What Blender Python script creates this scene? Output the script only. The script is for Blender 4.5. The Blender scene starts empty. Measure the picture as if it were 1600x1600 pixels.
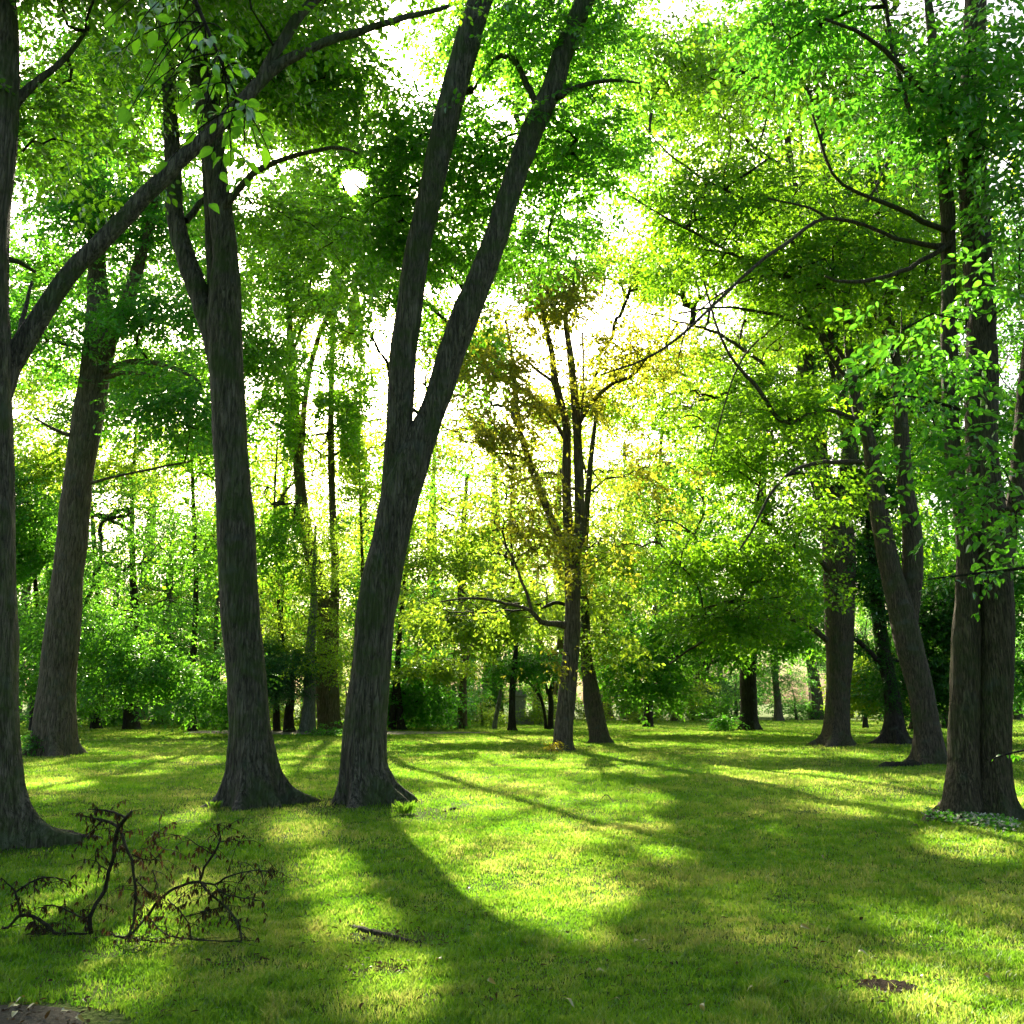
import bpy, math, random
import numpy as np
from mathutils import Vector, noise as mnoise

random.seed(7)
RNG = np.random.default_rng(11)
SC = bpy.context.scene
COL = SC.collection

# ------------------------------------------------------------------ camera, sky, sun, exposure
W, F, HZ, H = 1600.0, 1500.0, 1098.0, 1.6
PITCH = math.atan((HZ - W / 2) / F)
FWD = np.array([0, math.cos(PITCH), math.sin(PITCH)])
UPV = np.array([0, -math.sin(PITCH), math.cos(PITCH)])
CAM = np.array([0, 0, H])


def ray(px, py):
    d = np.array([(px - 800) / F, 0, 0]) + UPV * (800 - py) / F + FWD
    return d


def P(px, py, Y):
    d = ray(px, py)
    return CAM + d * (Y / d[1])


def G(px, py):
    d = ray(px, py)
    return CAM + d * (-H / d[2])


def proj(p):
    q = p - CAM
    zc = np.maximum(q @ FWD, 1e-3)
    return 800 + F * q[:, 0] / zc, 800 - F * (q @ UPV) / zc, q @ FWD


cd = bpy.data.cameras.new('camera')
cam = bpy.data.objects.new('camera', cd)
COL.objects.link(cam)
cam.location = CAM
cam.rotation_euler = (math.pi / 2 + PITCH, 0, 0)
cd.sensor_fit = 'HORIZONTAL'
cd.sensor_width = 36
cd.lens = 36 * F / W
cd.clip_start = 0.05
cd.clip_end = 2000
SC.camera = cam

SUN = ray(550, 285)
SUN = SUN / np.linalg.norm(SUN)
SEL = math.asin(SUN[2])
SAZ = math.atan2(SUN[0], SUN[1])

wd = bpy.data.worlds.new('World')
SC.world = wd
wd.use_nodes = True
wn = wd.node_tree
bg = wn.nodes['Background']
sky = wn.nodes.new('ShaderNodeTexSky')
sky.sky_type = 'NISHITA'
sky.sun_disc = False
sky.sun_elevation = SEL
sky.sun_rotation = SAZ
sky.altitude = 50
sky.air_density = 1.0
sky.dust_density = 6.0
sky.ozone_density = 1.0
wn.links.new(sky.outputs[0], bg.inputs[0])
bg.inputs[1].default_value = 0.075

sl = bpy.data.lights.new('sun', 'SUN')
sl.energy = 5.0
sl.angle = math.radians(0.6)
sl.color = (1.0, 0.90, 0.68)
so = bpy.data.objects.new('sun', sl)
COL.objects.link(so)
so.rotation_euler = Vector(SUN).to_track_quat('Z', 'Y').to_euler()

SC.view_settings.view_transform = 'Standard'
SC.view_settings.look = 'None'
SC.view_settings.exposure = 2.35
SC.view_settings.gamma = 1.0
SC.cycles.max_bounces = 8
SC.cycles.diffuse_bounces = 6
SC.cycles.transmission_bounces = 5
SC.cycles.glossy_bounces = 2
SC.cycles.transparent_max_bounces = 4
SC.cycles.caustics_reflective = False
SC.cycles.caustics_refractive = False
SC.cycles.sample_clamp_indirect = 4.0
SC.cycles.use_adaptive_sampling = True
SC.cycles.adaptive_threshold = 0.02


# ------------------------------------------------------------------ materials
def nmat(name):
    m = bpy.data.materials.new(name)
    m.use_nodes = True
    nt = m.node_tree
    nt.nodes.clear()
    out = nt.nodes.new('ShaderNodeOutputMaterial')
    return m, nt, out


def N(nt, typ, **kw):
    n = nt.nodes.new(typ)
    for k, v in kw.items():
        if k.startswith('i_'):
            n.inputs[k[2:].replace('_', ' ')].default_value = v
        else:
            setattr(n, k, v)
    return n


def ramp(nt, fac, stops):
    r = nt.nodes.new('ShaderNodeValToRGB')
    el = r.color_ramp.elements
    while len(el) < len(stops):
        el.new(0.5)
    for e, (p, c) in zip(el, stops):
        e.position = p
        e.color = (c[0], c[1], c[2], 1)
    nt.links.new(fac, r.inputs[0])
    return r


def leaf_mat(name, refl, trans, tw=0.5, gloss=0.12, rough=0.42):
    """refl / trans: lists of three colours spread over the per-leaf random value"""
    m, nt, out = nmat(name)
    at = N(nt, 'ShaderNodeAttribute', attribute_name='rnd')
    r1 = ramp(nt, at.outputs['Fac'], [(0, refl[0]), (0.5, refl[1]), (1, refl[2])])
    r2 = ramp(nt, at.outputs['Fac'], [(0, trans[0]), (0.5, trans[1]), (1, trans[2])])
    d = N(nt, 'ShaderNodeBsdfDiffuse')
    t = N(nt, 'ShaderNodeBsdfTranslucent')
    g = N(nt, 'ShaderNodeBsdfGlossy')
    g.inputs['Roughness'].default_value = rough
    g.inputs['Color'].default_value = (0.4, 0.45, 0.38, 1)
    nt.links.new(r1.outputs[0], d.inputs[0])
    nt.links.new(r2.outputs[0], t.inputs[0])
    mx = N(nt, 'ShaderNodeMixShader')
    mx.inputs[0].default_value = tw
    nt.links.new(d.outputs[0], mx.inputs[1])
    nt.links.new(t.outputs[0], mx.inputs[2])
    fr = N(nt, 'ShaderNodeFresnel')
    fr.inputs[0].default_value = 1.35
    ml = N(nt, 'ShaderNodeMath', operation='MULTIPLY')
    ml.inputs[1].default_value = gloss * 8
    nt.links.new(fr.outputs[0], ml.inputs[0])
    mn = N(nt, 'ShaderNodeMath', operation='MINIMUM')
    mn.inputs[1].default_value = 0.5
    nt.links.new(ml.outputs[0], mn.inputs[0])
    m2 = N(nt, 'ShaderNodeMixShader')
    nt.links.new(mn.outputs[0], m2.inputs[0])
    nt.links.new(mx.outputs[0], m2.inputs[1])
    nt.links.new(g.outputs[0], m2.inputs[2])
    nt.links.new(m2.outputs[0], out.inputs[0])
    return m


def sc3(c, k):
    return tuple(min(0.9, x * k) for x in c)


def leaf_set(name, base, tr, tw=0.5, gloss=0.1, spread=0.35, warm=0.0):
    lo, hi = 1 - spread, 1 + spread
    b = [sc3(base, lo), base, (base[0] * (hi + warm), base[1] * hi, base[2] * lo)]
    t = [sc3(tr, lo), tr, (min(.8, tr[0] * (hi + 0.15 + warm)), min(.8, tr[1] * hi), tr[2] * lo)]
    return leaf_mat(name, b, t, tw, gloss)


LM = {
    'hornbeam': leaf_set('hornbeam_leaf', (0.05, 0.14, 0.02), (0.24, 0.58, 0.02), tw=.6),
    'beech': leaf_set('beech_leaf', (0.055, 0.16, 0.025), (0.22, 0.60, 0.03), tw=.6, gloss=0.14),
    'maple': leaf_set('maple_leaf', (0.06, 0.15, 0.018), (0.29, 0.62, 0.018), tw=0.62),
    'bright': leaf_set('lime_leaf', (0.08, 0.16, 0.025), (0.44, 0.70, 0.04), tw=0.65),
    'gold': leaf_set('golden_leaf', (0.14, 0.12, 0.02), (0.66, 0.56, 0.04), tw=0.65, spread=0.35, warm=0.15),
    'bronze': leaf_set('bronze_leaf', (0.10, 0.12, 0.025), (0.54, 0.56, 0.04), tw=0.62, spread=0.4, warm=0.15),
    'dark': leaf_set('ivy_leaf', (0.025, 0.09, 0.016), (0.08, 0.32, 0.015), tw=0.5, gloss=0.12),
    'blue': leaf_set('cedar_needle', (0.06, 0.15, 0.07), (0.14, 0.36, 0.09), tw=0.4),
    'elm': leaf_set('elm_leaf', (0.05, 0.16, 0.03), (0.18, 0.60, 0.03), tw=.58, gloss=0.16),
}
WITHER = leaf_set('withered_leaf', (0.055, 0.036, 0.022), (0.09, 0.05, 0.024), tw=0.35, gloss=0.05)
FALLEN = leaf_set('fallen_leaf', (0.34, 0.26, 0.08), (0.3, 0.22, 0.05), tw=0.2, gloss=0.05)
GRASSM = leaf_mat('grass_blade',
                  [(0.035, 0.10, 0.010), (0.055, 0.145, 0.014), (0.15, 0.18, 0.05)],
                  [(0.14, 0.38, 0.015), (0.28, 0.51, 0.03), (0.60, 0.62, 0.14)], tw=0.6, gloss=0.03, rough=0.6)


def bark_mat(name, dark, light, moss=0.35, scale=1.0, mosscol=(0.07, 0.10, 0.025)):
    m, nt, out = nmat(name)
    tc = N(nt, 'ShaderNodeTexCoord')
    mp = N(nt, 'ShaderNodeMapping')
    mp.inputs['Scale'].default_value = (15 * scale, 15 * scale, 1.5 * scale)
    nt.links.new(tc.outputs['Object'], mp.inputs[0])
    n1 = N(nt, 'ShaderNodeTexNoise')
    n1.inputs['Scale'].default_value = 1.6
    n1.inputs['Detail'].default_value = 8
    n1.inputs['Roughness'].default_value = 0.68
    n1.inputs['Distortion'].default_value = 0.6
    nt.links.new(mp.outputs[0], n1.inputs['Vector'])
    # long broken fissures: ridged noise stretched along the stem
    v = N(nt, 'ShaderNodeTexNoise')
    v.inputs['Scale'].default_value = 1.1
    v.inputs['Detail'].default_value = 4
    v.inputs['Roughness'].default_value = 0.6
    v.inputs['Distortion'].default_value = 1.2
    nt.links.new(mp.outputs[0], v.inputs['Vector'])
    sb = N(nt, 'ShaderNodeMath', operation='SUBTRACT')
    sb.inputs[1].default_value = 0.5
    nt.links.new(v.outputs[0], sb.inputs[0])
    ab = N(nt, 'ShaderNodeMath', operation='ABSOLUTE')
    nt.links.new(sb.outputs[0], ab.inputs[0])
    vr = ramp(nt, ab.outputs[0], [(0.0, (0.12, 0.12, 0.12)), (0.055, (1, 1, 1))])
    n2 = N(nt, 'ShaderNodeTexNoise')
    n2.inputs['Scale'].default_value = 1.6
    n2.inputs['Roughness'].default_value = 0.65
    n2.inputs['Detail'].default_value = 5
    nt.links.new(tc.outputs['Object'], n2.inputs['Vector'])
    c1 = ramp(nt, n1.outputs[0], [(0.38, dark), (0.62, light)])
    mv = N(nt, 'ShaderNodeMixRGB', blend_type='MULTIPLY')
    mv.inputs[0].default_value = 0.5
    nt.links.new(c1.outputs[0], mv.inputs[1])
    nt.links.new(vr.outputs[0], mv.inputs[2])
    mr = ramp(nt, n2.outputs[0], [(0.46, (0, 0, 0)), (0.60, (moss, moss, moss))])
    mm = N(nt, 'ShaderNodeMixRGB')
    nt.links.new(mr.outputs[0], mm.inputs[0])
    nt.links.new(mv.outputs[0], mm.inputs[1])
    mm.inputs[2].default_value = (*mosscol, 1)
    # pale lichen blotches
    n3 = N(nt, 'ShaderNodeTexNoise')
    n3.inputs['Scale'].default_value = 3.1
    n3.inputs['Detail'].default_value = 6
    nt.links.new(tc.outputs['Object'], n3.inputs['Vector'])
    lr = ramp(nt, n3.outputs[0], [(0.58, (0, 0, 0)), (0.72, (0.5, 0.5, 0.5))])
    ml = N(nt, 'ShaderNodeMixRGB')
    nt.links.new(lr.outputs[0], ml.inputs[0])
    nt.links.new(mm.outputs[0], ml.inputs[1])
    ml.inputs[2].default_value = (0.12, 0.13, 0.105, 1)
    pb = N(nt, 'ShaderNodeBsdfPrincipled')
    pb.inputs['Roughness'].default_value = 0.85
    pb.inputs['Specular IOR Level'].default_value = 0.2
    nt.links.new(ml.outputs[0], pb.inputs['Base Color'])
    ad = N(nt, 'ShaderNodeMath', operation='ADD')
    nt.links.new(n1.outputs[0], ad.inputs[0])
    mu = N(nt, 'ShaderNodeMath', operation='MULTIPLY')
    mu.inputs[1].default_value = 0.5
    nt.links.new(vr.outputs[0], mu.inputs[0])
    nt.links.new(mu.outputs[0], ad.inputs[1])
    bp = N(nt, 'ShaderNodeBump')
    bp.inputs['Strength'].default_value = 1.0
    bp.inputs['Distance'].default_value = 0.04
    nt.links.new(ad.outputs[0], bp.inputs['Height'])
    nt.links.new(bp.outputs[0], pb.inputs['Normal'])
    nt.links.new(pb.outputs[0], out.inputs[0])
    return m


BARK = {
    'grey': bark_mat('grey_bark', (0.055, 0.047, 0.033), (0.21, 0.18, 0.135), moss=0.75),
    'brown': bark_mat('brown_bark', (0.075, 0.056, 0.035), (0.25, 0.195, 0.13), moss=0.3),
    'dark': bark_mat('dark_bark', (0.02, 0.015, 0.011), (0.07, 0.055, 0.042), moss=0.25),
    'fine': bark_mat('fine_bark', (0.055, 0.043, 0.027), (0.19, 0.147, 0.096), moss=0.45, scale=1.7),
    'pale': bark_mat('pale_bark', (0.12, 0.115, 0.10), (0.34, 0.33, 0.30), moss=0.2),
}


# ------------------------------------------------------------------ mesh helpers
def mesh(name, V, polys, mats, base=(0, 0, 0), rnd=None, smooth=False, mi=None):
    """polys: list of (k, array(n,k)); one mesh, vertices stored relative to base"""
    me = bpy.data.meshes.new(name)
    V = np.asarray(V, np.float32) - np.asarray(base, np.float32)
    me.vertices.add(len(V))
    me.vertices.foreach_set('co', V.ravel())
    idx = np.concatenate([np.asarray(p, np.int32).ravel() for k, p in polys])
    cnt = np.concatenate([np.full(len(p), k, np.int32) for k, p in polys])
    st = np.concatenate([[0], np.cumsum(cnt)[:-1]]).astype(np.int32)
    me.loops.add(len(idx))
    me.loops.foreach_set('vertex_index', idx)
    me.polygons.add(len(cnt))
    me.polygons.foreach_set('loop_start', st)
    me.polygons.foreach_set('loop_total', cnt)
    if mi is not None:
        me.polygons.foreach_set('material_index', np.asarray(mi, np.int32))
    me.update(calc_edges=True)
    me.polygons.foreach_set('use_smooth', np.full(len(cnt), bool(smooth)))
    for m in (mats if isinstance(mats, (list, tuple)) else [mats]):
        me.materials.append(m)
    if rnd is not None:
        a = me.attributes.new('rnd', 'FLOAT', 'POINT')
        a.data.foreach_set('value', np.asarray(rnd, np.float32))
    return me


def link(name, me, parent=None, loc=(0, 0, 0)):
    o = bpy.data.objects.new(name, me)
    COL.objects.link(o)
    o.location = loc
    if parent:
        o.parent = parent
    return o


def tag(o, label=None, cat=None, group=None, kind=None):
    if label:
        o['label'] = label
    if cat:
        o['category'] = cat
    if group:
        o['group'] = group
    if kind:
        o['kind'] = kind
    return o


def empty(name, loc, label, cat, group=None):
    o = bpy.data.objects.new(name, None)
    COL.objects.link(o)
    o.location = loc
    o.empty_display_size = 0.3
    return tag(o, label, cat, group)


def vnoise(p, seed=0):
    """value noise 0..1 for (n,3)"""
    p = np.asarray(p, float)
    i = np.floor(p).astype(np.int64)
    f = p - i
    f = f * f * (3 - 2 * f)
    r = 0
    for a in (0, 1):
        for b in (0, 1):
            for c in (0, 1):
                h = ((i[:, 0] + a) * 73856093) ^ ((i[:, 1] + b) * 19349663) ^ ((i[:, 2] + c) * 83492791) ^ (seed * 2654435)
                h = (h ^ (h >> 13)) * 1274126177
                h = ((h ^ (h >> 16)) & 0xffff) / 65535.0
                w = (f[:, 0] if a else 1 - f[:, 0]) * (f[:, 1] if b else 1 - f[:, 1]) * (f[:, 2] if c else 1 - f[:, 2])
                r = r + h * w
    return r


class Geo:
    def __init__(s):
        s.V, s.Q, s.T, s.R, s.n = [], [], [], [], 0

    def add(s, V, Q=None, T=None, rnd=None):
        s.V.append(V)
        if Q is not None and len(Q):
            s.Q.append(Q + s.n)
        if T is not None and len(T):
            s.T.append(T + s.n)
        s.R.append(np.full(len(V), 0.5) if rnd is None else rnd)
        s.n += len(V)

    def out(s):
        polys = []
        if s.Q:
            polys.append((4, np.concatenate(s.Q)))
        if s.T:
            polys.append((3, np.concatenate(s.T)))
        return np.concatenate(s.V), polys, np.concatenate(s.R)


def frames(pts):
    t = np.gradient(pts, axis=0)
    t /= np.linalg.norm(t, axis=1)[:, None] + 1e-9
    a = np.array([1.0, 0, 0]) if abs(t[0][0]) < 0.9 else np.array([0, 1.0, 0])
    us = []
    u = a - t[0] * (a @ t[0])
    for k in range(len(pts)):
        u = u - t[k] * (u @ t[k])
        u /= np.linalg.norm(u) + 1e-9
        us.append(u.copy())
    us = np.array(us)
    return t, us, np.cross(t, us)


def tube(g, pts, rad, seg=6, cap=True):
    pts = np.asarray(pts, float)
    rad = np.asarray(rad, float)
    n = len(pts)
    t, u, v = frames(pts)
    th = np.arange(seg) * 2 * math.pi / seg
    V = pts[:, None, :] + rad[:, None, None] * (u[:, None, :] * np.cos(th)[None, :, None] + v[:, None, :] * np.sin(th)[None, :, None])
    V = V.reshape(-1, 3)
    k = np.arange((n - 1) * seg)
    r, c = k // seg, k % seg
    c2 = (c + 1) % seg
    Q = np.stack([r * seg + c, r * seg + c2, (r + 1) * seg + c2, (r + 1) * seg + c], 1)
    T = None
    if cap:
        V = np.concatenate([V, pts[-1:] + t[-1:] * rad[-1]])
        c = np.arange(seg)
        T = np.stack([(n - 1) * seg + c, (n - 1) * seg + (c + 1) % seg, np.full(seg, n * seg)], 1)
    g.add(V, Q, T)


def resample(pts, rad, step):
    """Catmull-Rom through the points"""
    pts = np.asarray(pts, float)
    rad = np.asarray(rad, float)
    P4 = np.concatenate([[2 * pts[0] - pts[1]], pts, [2 * pts[-1] - pts[-2]]])
    op, orr = [], []
    for i in range(len(pts) - 1):
        L = np.linalg.norm(pts[i + 1] - pts[i])
        m = max(2, int(L / step))
        for j in range(m):
            t = j / m
            p0, p1, p2, p3 = P4[i:i + 4]
            op.append(0.5 * (2 * p1 + (p2 - p0) * t + (2 * p0 - 5 * p1 + 4 * p2 - p3) * t * t + (3 * p1 - p0 - 3 * p2 + p3) * t ** 3))
            s = t * t * (3 - 2 * t)
            orr.append(rad[i] * (1 - s) + rad[i + 1] * s)
    op.append(pts[-1])
    orr.append(rad[-1])
    return np.array(op), np.array(orr)


def bole(g, pts, rad, seg=40, step=0.12, flare=0.0, roots=6, seed=0, flute=0.05, rough=0.012, burls=0):
    """trunk stem with real fluting, root flare, knobbly surface"""
    rs = np.random.default_rng(seed)
    p, r = resample(pts, rad, step)
    n = len(p)
    t, u, v = frames(p)
    th = np.arange(seg) * 2 * math.pi / seg
    z = p[:, 2]
    R = np.repeat(r[:, None], seg, 1)
    ph = rs.uniform(0, 6.28, 8)
    tw = rs.uniform(-0.12, 0.12)
    fl = 0
    for j, k in enumerate((2, 3, 5, 7)):
        fl = fl + np.cos(k * th[None, :] + ph[j] + z[:, None] * tw * k) * rs.uniform(0.4, 1) / k
    R = R * (1 + flute * fl)
    if flare > 0:
        flare = flare * 0.78
        zz = np.maximum(z, -0.2)
        e = np.exp(-np.maximum(zz, 0) / (0.15 + 0.20 * r[0]))
        lob = np.zeros(seg)
        for j in range(roots):
            a = (j + rs.uniform(-0.3, 0.3)) / roots * 6.283
            wdt = rs.uniform(0.13, 0.26)
            dd = np.abs((th - a + math.pi) % (2 * math.pi) - math.pi)
            lob = np.maximum(lob, rs.uniform(0.55, 1.15) * np.exp(-(dd / wdt) ** 2))
        R = R * (1 + e[:, None] * flare * (0.12 + 0.98 * lob[None, :]) + (e ** 0.4)[:, None] * flare * 0.20 * (lob[None, :] - 0.3) + np.exp(-np.maximum(zz, 0) / 0.06)[:, None] * flare * 0.55 * lob[None, :] ** 2)
    V = p[:, None, :] + R[:, :, None] * (u[:, None, :] * np.cos(th)[None, :, None] + v[:, None, :] * np.sin(th)[None, :, None])
    V = V.reshape(-1, 3)
    d = (V - np.repeat(p, seg, 0))
    d /= np.linalg.norm(d, axis=1)[:, None] + 1e-9
    q = V * np.array([9, 9, 1.6])
    nz = (vnoise(q, seed) - .5) + 0.6 * (vnoise(q * 2.3, seed + 1) - .5)
    q2 = V * np.array([1.5, 1.5, 0.9])
    nz2 = vnoise(q2, seed + 5) - .5
    V = V + d * (nz * rough * 2 + nz2 * 0.17 * np.repeat(r, seg))[:, None]
    for b in range(burls):
        k = rs.integers(int(n * .15), int(n * .85))
        a = rs.uniform(0, 6.28)
        c = p[k] + r[k] * (u[k] * math.cos(a) + v[k] * math.sin(a))
        dist = np.linalg.norm(V - c, axis=1)
        s = r[k] * rs.uniform(0.25, 0.4)
        V = V + d * (np.exp(-(dist / s) ** 2) * s * 0.45 - np.exp(-(dist / (s * .35)) ** 2) * s * 0.5)[:, None]
    k = np.arange((n - 1) * seg)
    rr, c = k // seg, k % seg
    c2 = (c + 1) % seg
    Q = np.stack([rr * seg + c, rr * seg + c2, (rr + 1) * seg + c2, (rr + 1) * seg + c], 1)
    g.add(V, Q)
    return p, r


# ------------------------------------------------------------------ leaf sprays
def leaf_verts(kind):
    # x along, y across, z up; unit length
    if kind == 'quad':
        V = np.array([[0, 0, 0], [.45, .30, .06], [1, 0, -.05], [.45, -.30, .06]])
        return V, None, np.array([[0, 2, 1], [0, 3, 2]])
    V = np.array([[0, 0, 0], [.25, .27, .07], [.62, .27, .05], [1.02, 0, -.10], [.62, -.27, .05], [.25, -.27, .07]])
    return V, np.array([[0, 3, 2, 1], [0, 5, 4, 3]]), None


def rotz(a):
    c, s = np.cos(a), np.sin(a)
    z = np.zeros_like(a)
    o = np.ones_like(a)
    return np.stack([np.stack([c, -s, z], -1), np.stack([s, c, z], -1), np.stack([z, z, o], -1)], -2)


def rotx(a):
    c, s = np.cos(a), np.sin(a)
    z = np.zeros_like(a)
    o = np.ones_like(a)
    return np.stack([np.stack([o, z, z], -1), np.stack([z, c, -s], -1), np.stack([z, s, c], -1)], -2)


def roty(a):
    c, s = np.cos(a), np.sin(a)
    z = np.zeros_like(a)
    o = np.ones_like(a)
    return np.stack([np.stack([c, z, s], -1), np.stack([z, o, z], -1), np.stack([-s, z, c], -1)], -2)


def make_template(kind, leaf, length, nl, seed, tilt=0.45, side=2):
    """a twiglet with alternate leaves, x forward, drooping towards its end"""
    rs = np.random.default_rng(seed)
    axes = [(0.0, 0.0, length, 0.0)]
    for s in range(side):
        axes.append((length * rs.uniform(.1, .55), rs.choice([-1, 1]) * rs.uniform(.5, .9), length * rs.uniform(.4, .6), rs.uniform(-.15, .15)))
    pos, yaw, lift = [], [], []
    tot = sum(a[2] for a in axes)
    tw = []
    for (x0, ya, L, el) in axes:
        m = max(3, int(nl * L / tot))
        tw.append(((x0, ya, L)))
        for j in range(m):
            t = (j + 0.6) / m
            d = t * L
            s = 1 if j % 2 else -1
            px, py = x0 + d * math.cos(ya), d * math.sin(ya)
            pz = -0.35 * (px * px) / length * 0.6 + el * d
            pos.append((px, py, pz))
            yaw.append(ya + s * rs.uniform(.6, 1.1) * (1 - 0.7 * (j == m - 1)))
    n = len(pos)
    pos = np.array(pos)
    yaw = np.array(yaw)
    LV, Q, T = leaf_verts(kind)
    M = rotz(yaw) @ roty(rs.normal(0.22, tilt * .7, n)) @ rotx(rs.normal(0, tilt, n))
    sz = leaf * rs.uniform(.65, 1.15, n)
    V = np.einsum('nij,kj->nki', M, LV) * sz[:, None, None] + pos[:, None, :]
    k = len(LV)
    off = (np.arange(n) * k)
    Qs = (Q[None] + off[:, None, None]).reshape(-1, 4) if Q is not None else None
    Ts = (T[None] + off[:, None, None]).reshape(-1, 3) if T is not None else None
    lr = np.repeat(rs.uniform(0, 1, n), k)
    return V.reshape(-1, 3), Qs, Ts, lr


_TC = {}


def templates(kind, leaf, length, nl, side=2):
    key = (kind, leaf, length, nl, side)
    if key not in _TC:
        _TC[key] = [make_template(kind, leaf, length, nl, 100 + i, side=side) for i in range(6)]
    return _TC[key]


DENS = 2.0
PER = 0.68
LS = 1.33
# where sunlight reaches the lawn (pixel ellipses cx, cy, rx, ry, strength)
LIT = []
GLOW = []
# where sky shows between the crowns
GAP = []


def ell(px, py, L):
    k = np.zeros(len(px))
    for (cx, cy, rx, ry, ang, s) in L:
        a = math.radians(ang)
        dx, dy = px - cx, py - cy
        x = (dx * math.cos(a) + dy * math.sin(a)) / rx
        y = (-dx * math.sin(a) + dy * math.cos(a)) / ry
        d = x * x + y * y
        k = np.maximum(k, s * np.clip(1.6 - d * 1.2, 0, 1))
    return k


def cull(p, rs, gap=True, slack=1.0, sun=True):
    """keep mask: leave the gaps through which sun and sky come"""
    k = np.zeros(len(p))
    if sun:
        q = p - SUN[None, :] * (p[:, 2] / SUN[2])[:, None]
        px, py, zc = proj(q)
        I = np.nonzero((zc > 2) & (py > 1100) & (px > -150) & (px < 1750) & (py < 1700))[0]
        if len(I):
            L = np.maximum(ell(px[I], py[I], LIT), 0.22)
            g = q[I].copy()
            # dapples drawn out along the sun's bearing
            c, s_ = math.cos(SAZ), math.sin(SAZ)
            u = g[:, 0] * c - g[:, 1] * s_
            v = g[:, 0] * s_ + g[:, 1] * c
            sc_ = 1.0 + np.maximum(g[:, 1], 0) / 22
            m = np.stack([u * 1.15 / sc_, v * .5 / sc_, np.zeros(len(g))], 1)
            n = .62 * vnoise(m, 5) + .38 * vnoise(m * 2.6, 6)
            k[I] = np.clip((L + (n - .5) * 1.25 - .5) * 7 + .5, 0, 1) * slack
        for (c, r, st) in GLOW:
            w = p - c
            t = w @ SUN
            dd = np.linalg.norm(w - t[:, None] * SUN[None, :], axis=1) / r
            k = np.maximum(k, np.where(t > r * .7, st * np.clip(1.5 - dd, 0, 1), 0))
        w = p - CAM
        dist = np.linalg.norm(w - (w @ SUN)[:, None] * SUN[None, :], axis=1)
        ang = dist / np.maximum(w @ SUN, 1)
        k = np.maximum(k, np.clip(1.9 - ang / 0.0105, 0, 1))
    if gap:
        cx, cy, cz = proj(p)
        k = np.maximum(k, ell(cx, cy, GAP))
    return rs.uniform(0, 1, len(p)) > k


def sprays(g, pos, yaw, droop, scale, tpl, rs, roll=0.3):
    n = len(pos)
    which = rs.integers(0, len(tpl), n)
    rv = rs.uniform(0, 1, n)
    for w in range(len(tpl)):
        I = np.nonzero(which == w)[0]
        if not len(I):
            continue
        V, Q, T, lr = tpl[w]
        M = rotz(yaw[I]) @ roty(droop[I]) @ rotx(rs.normal(0, roll, len(I)))
        VV = np.einsum('nij,kj->nki', M, V) * scale[I][:, None, None] + pos[I][:, None, :]
        k = len(V)
        off = (np.arange(len(I)) * k)[:, None, None]
        r = (0.5 * rv[I][:, None] + 0.5 * lr[None, :]).ravel()
        g.add(VV.reshape(-1, 3), None if Q is None else (Q[None] + off).reshape(-1, 4),
              None if T is None else (T[None] + off).reshape(-1, 3), r)


def sample_vols(vols, K, rs, clump=0.5, seed=0):
    """points in ellipsoids; noise leaves openings between the boughs"""
    out = []
    tw = sum(v[2] for v in vols)
    for (c, r, w) in vols:
        n = int(K * w / tw + 0.5)
        m = n * 6 + 10
        q = rs.normal(size=(m, 3))
        q /= np.linalg.norm(q, axis=1)[:, None]
        q *= (rs.uniform(0, 1, m) ** (1 / 2.0) * rs.uniform(.75, 1.35, m))[:, None]
        p = np.array(c) + q * np.array(r)
        nz = .7 * vnoise(p * np.array([.45, .45, .9]), seed) + .3 * vnoise(p * np.array([1.1, 1.1, 2.4]), seed + 9)
        p = p[nz > clump * 1.08][:n] if clump > 0 else p[:n]
        out.append(p)
    return np.concatenate(out)


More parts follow.
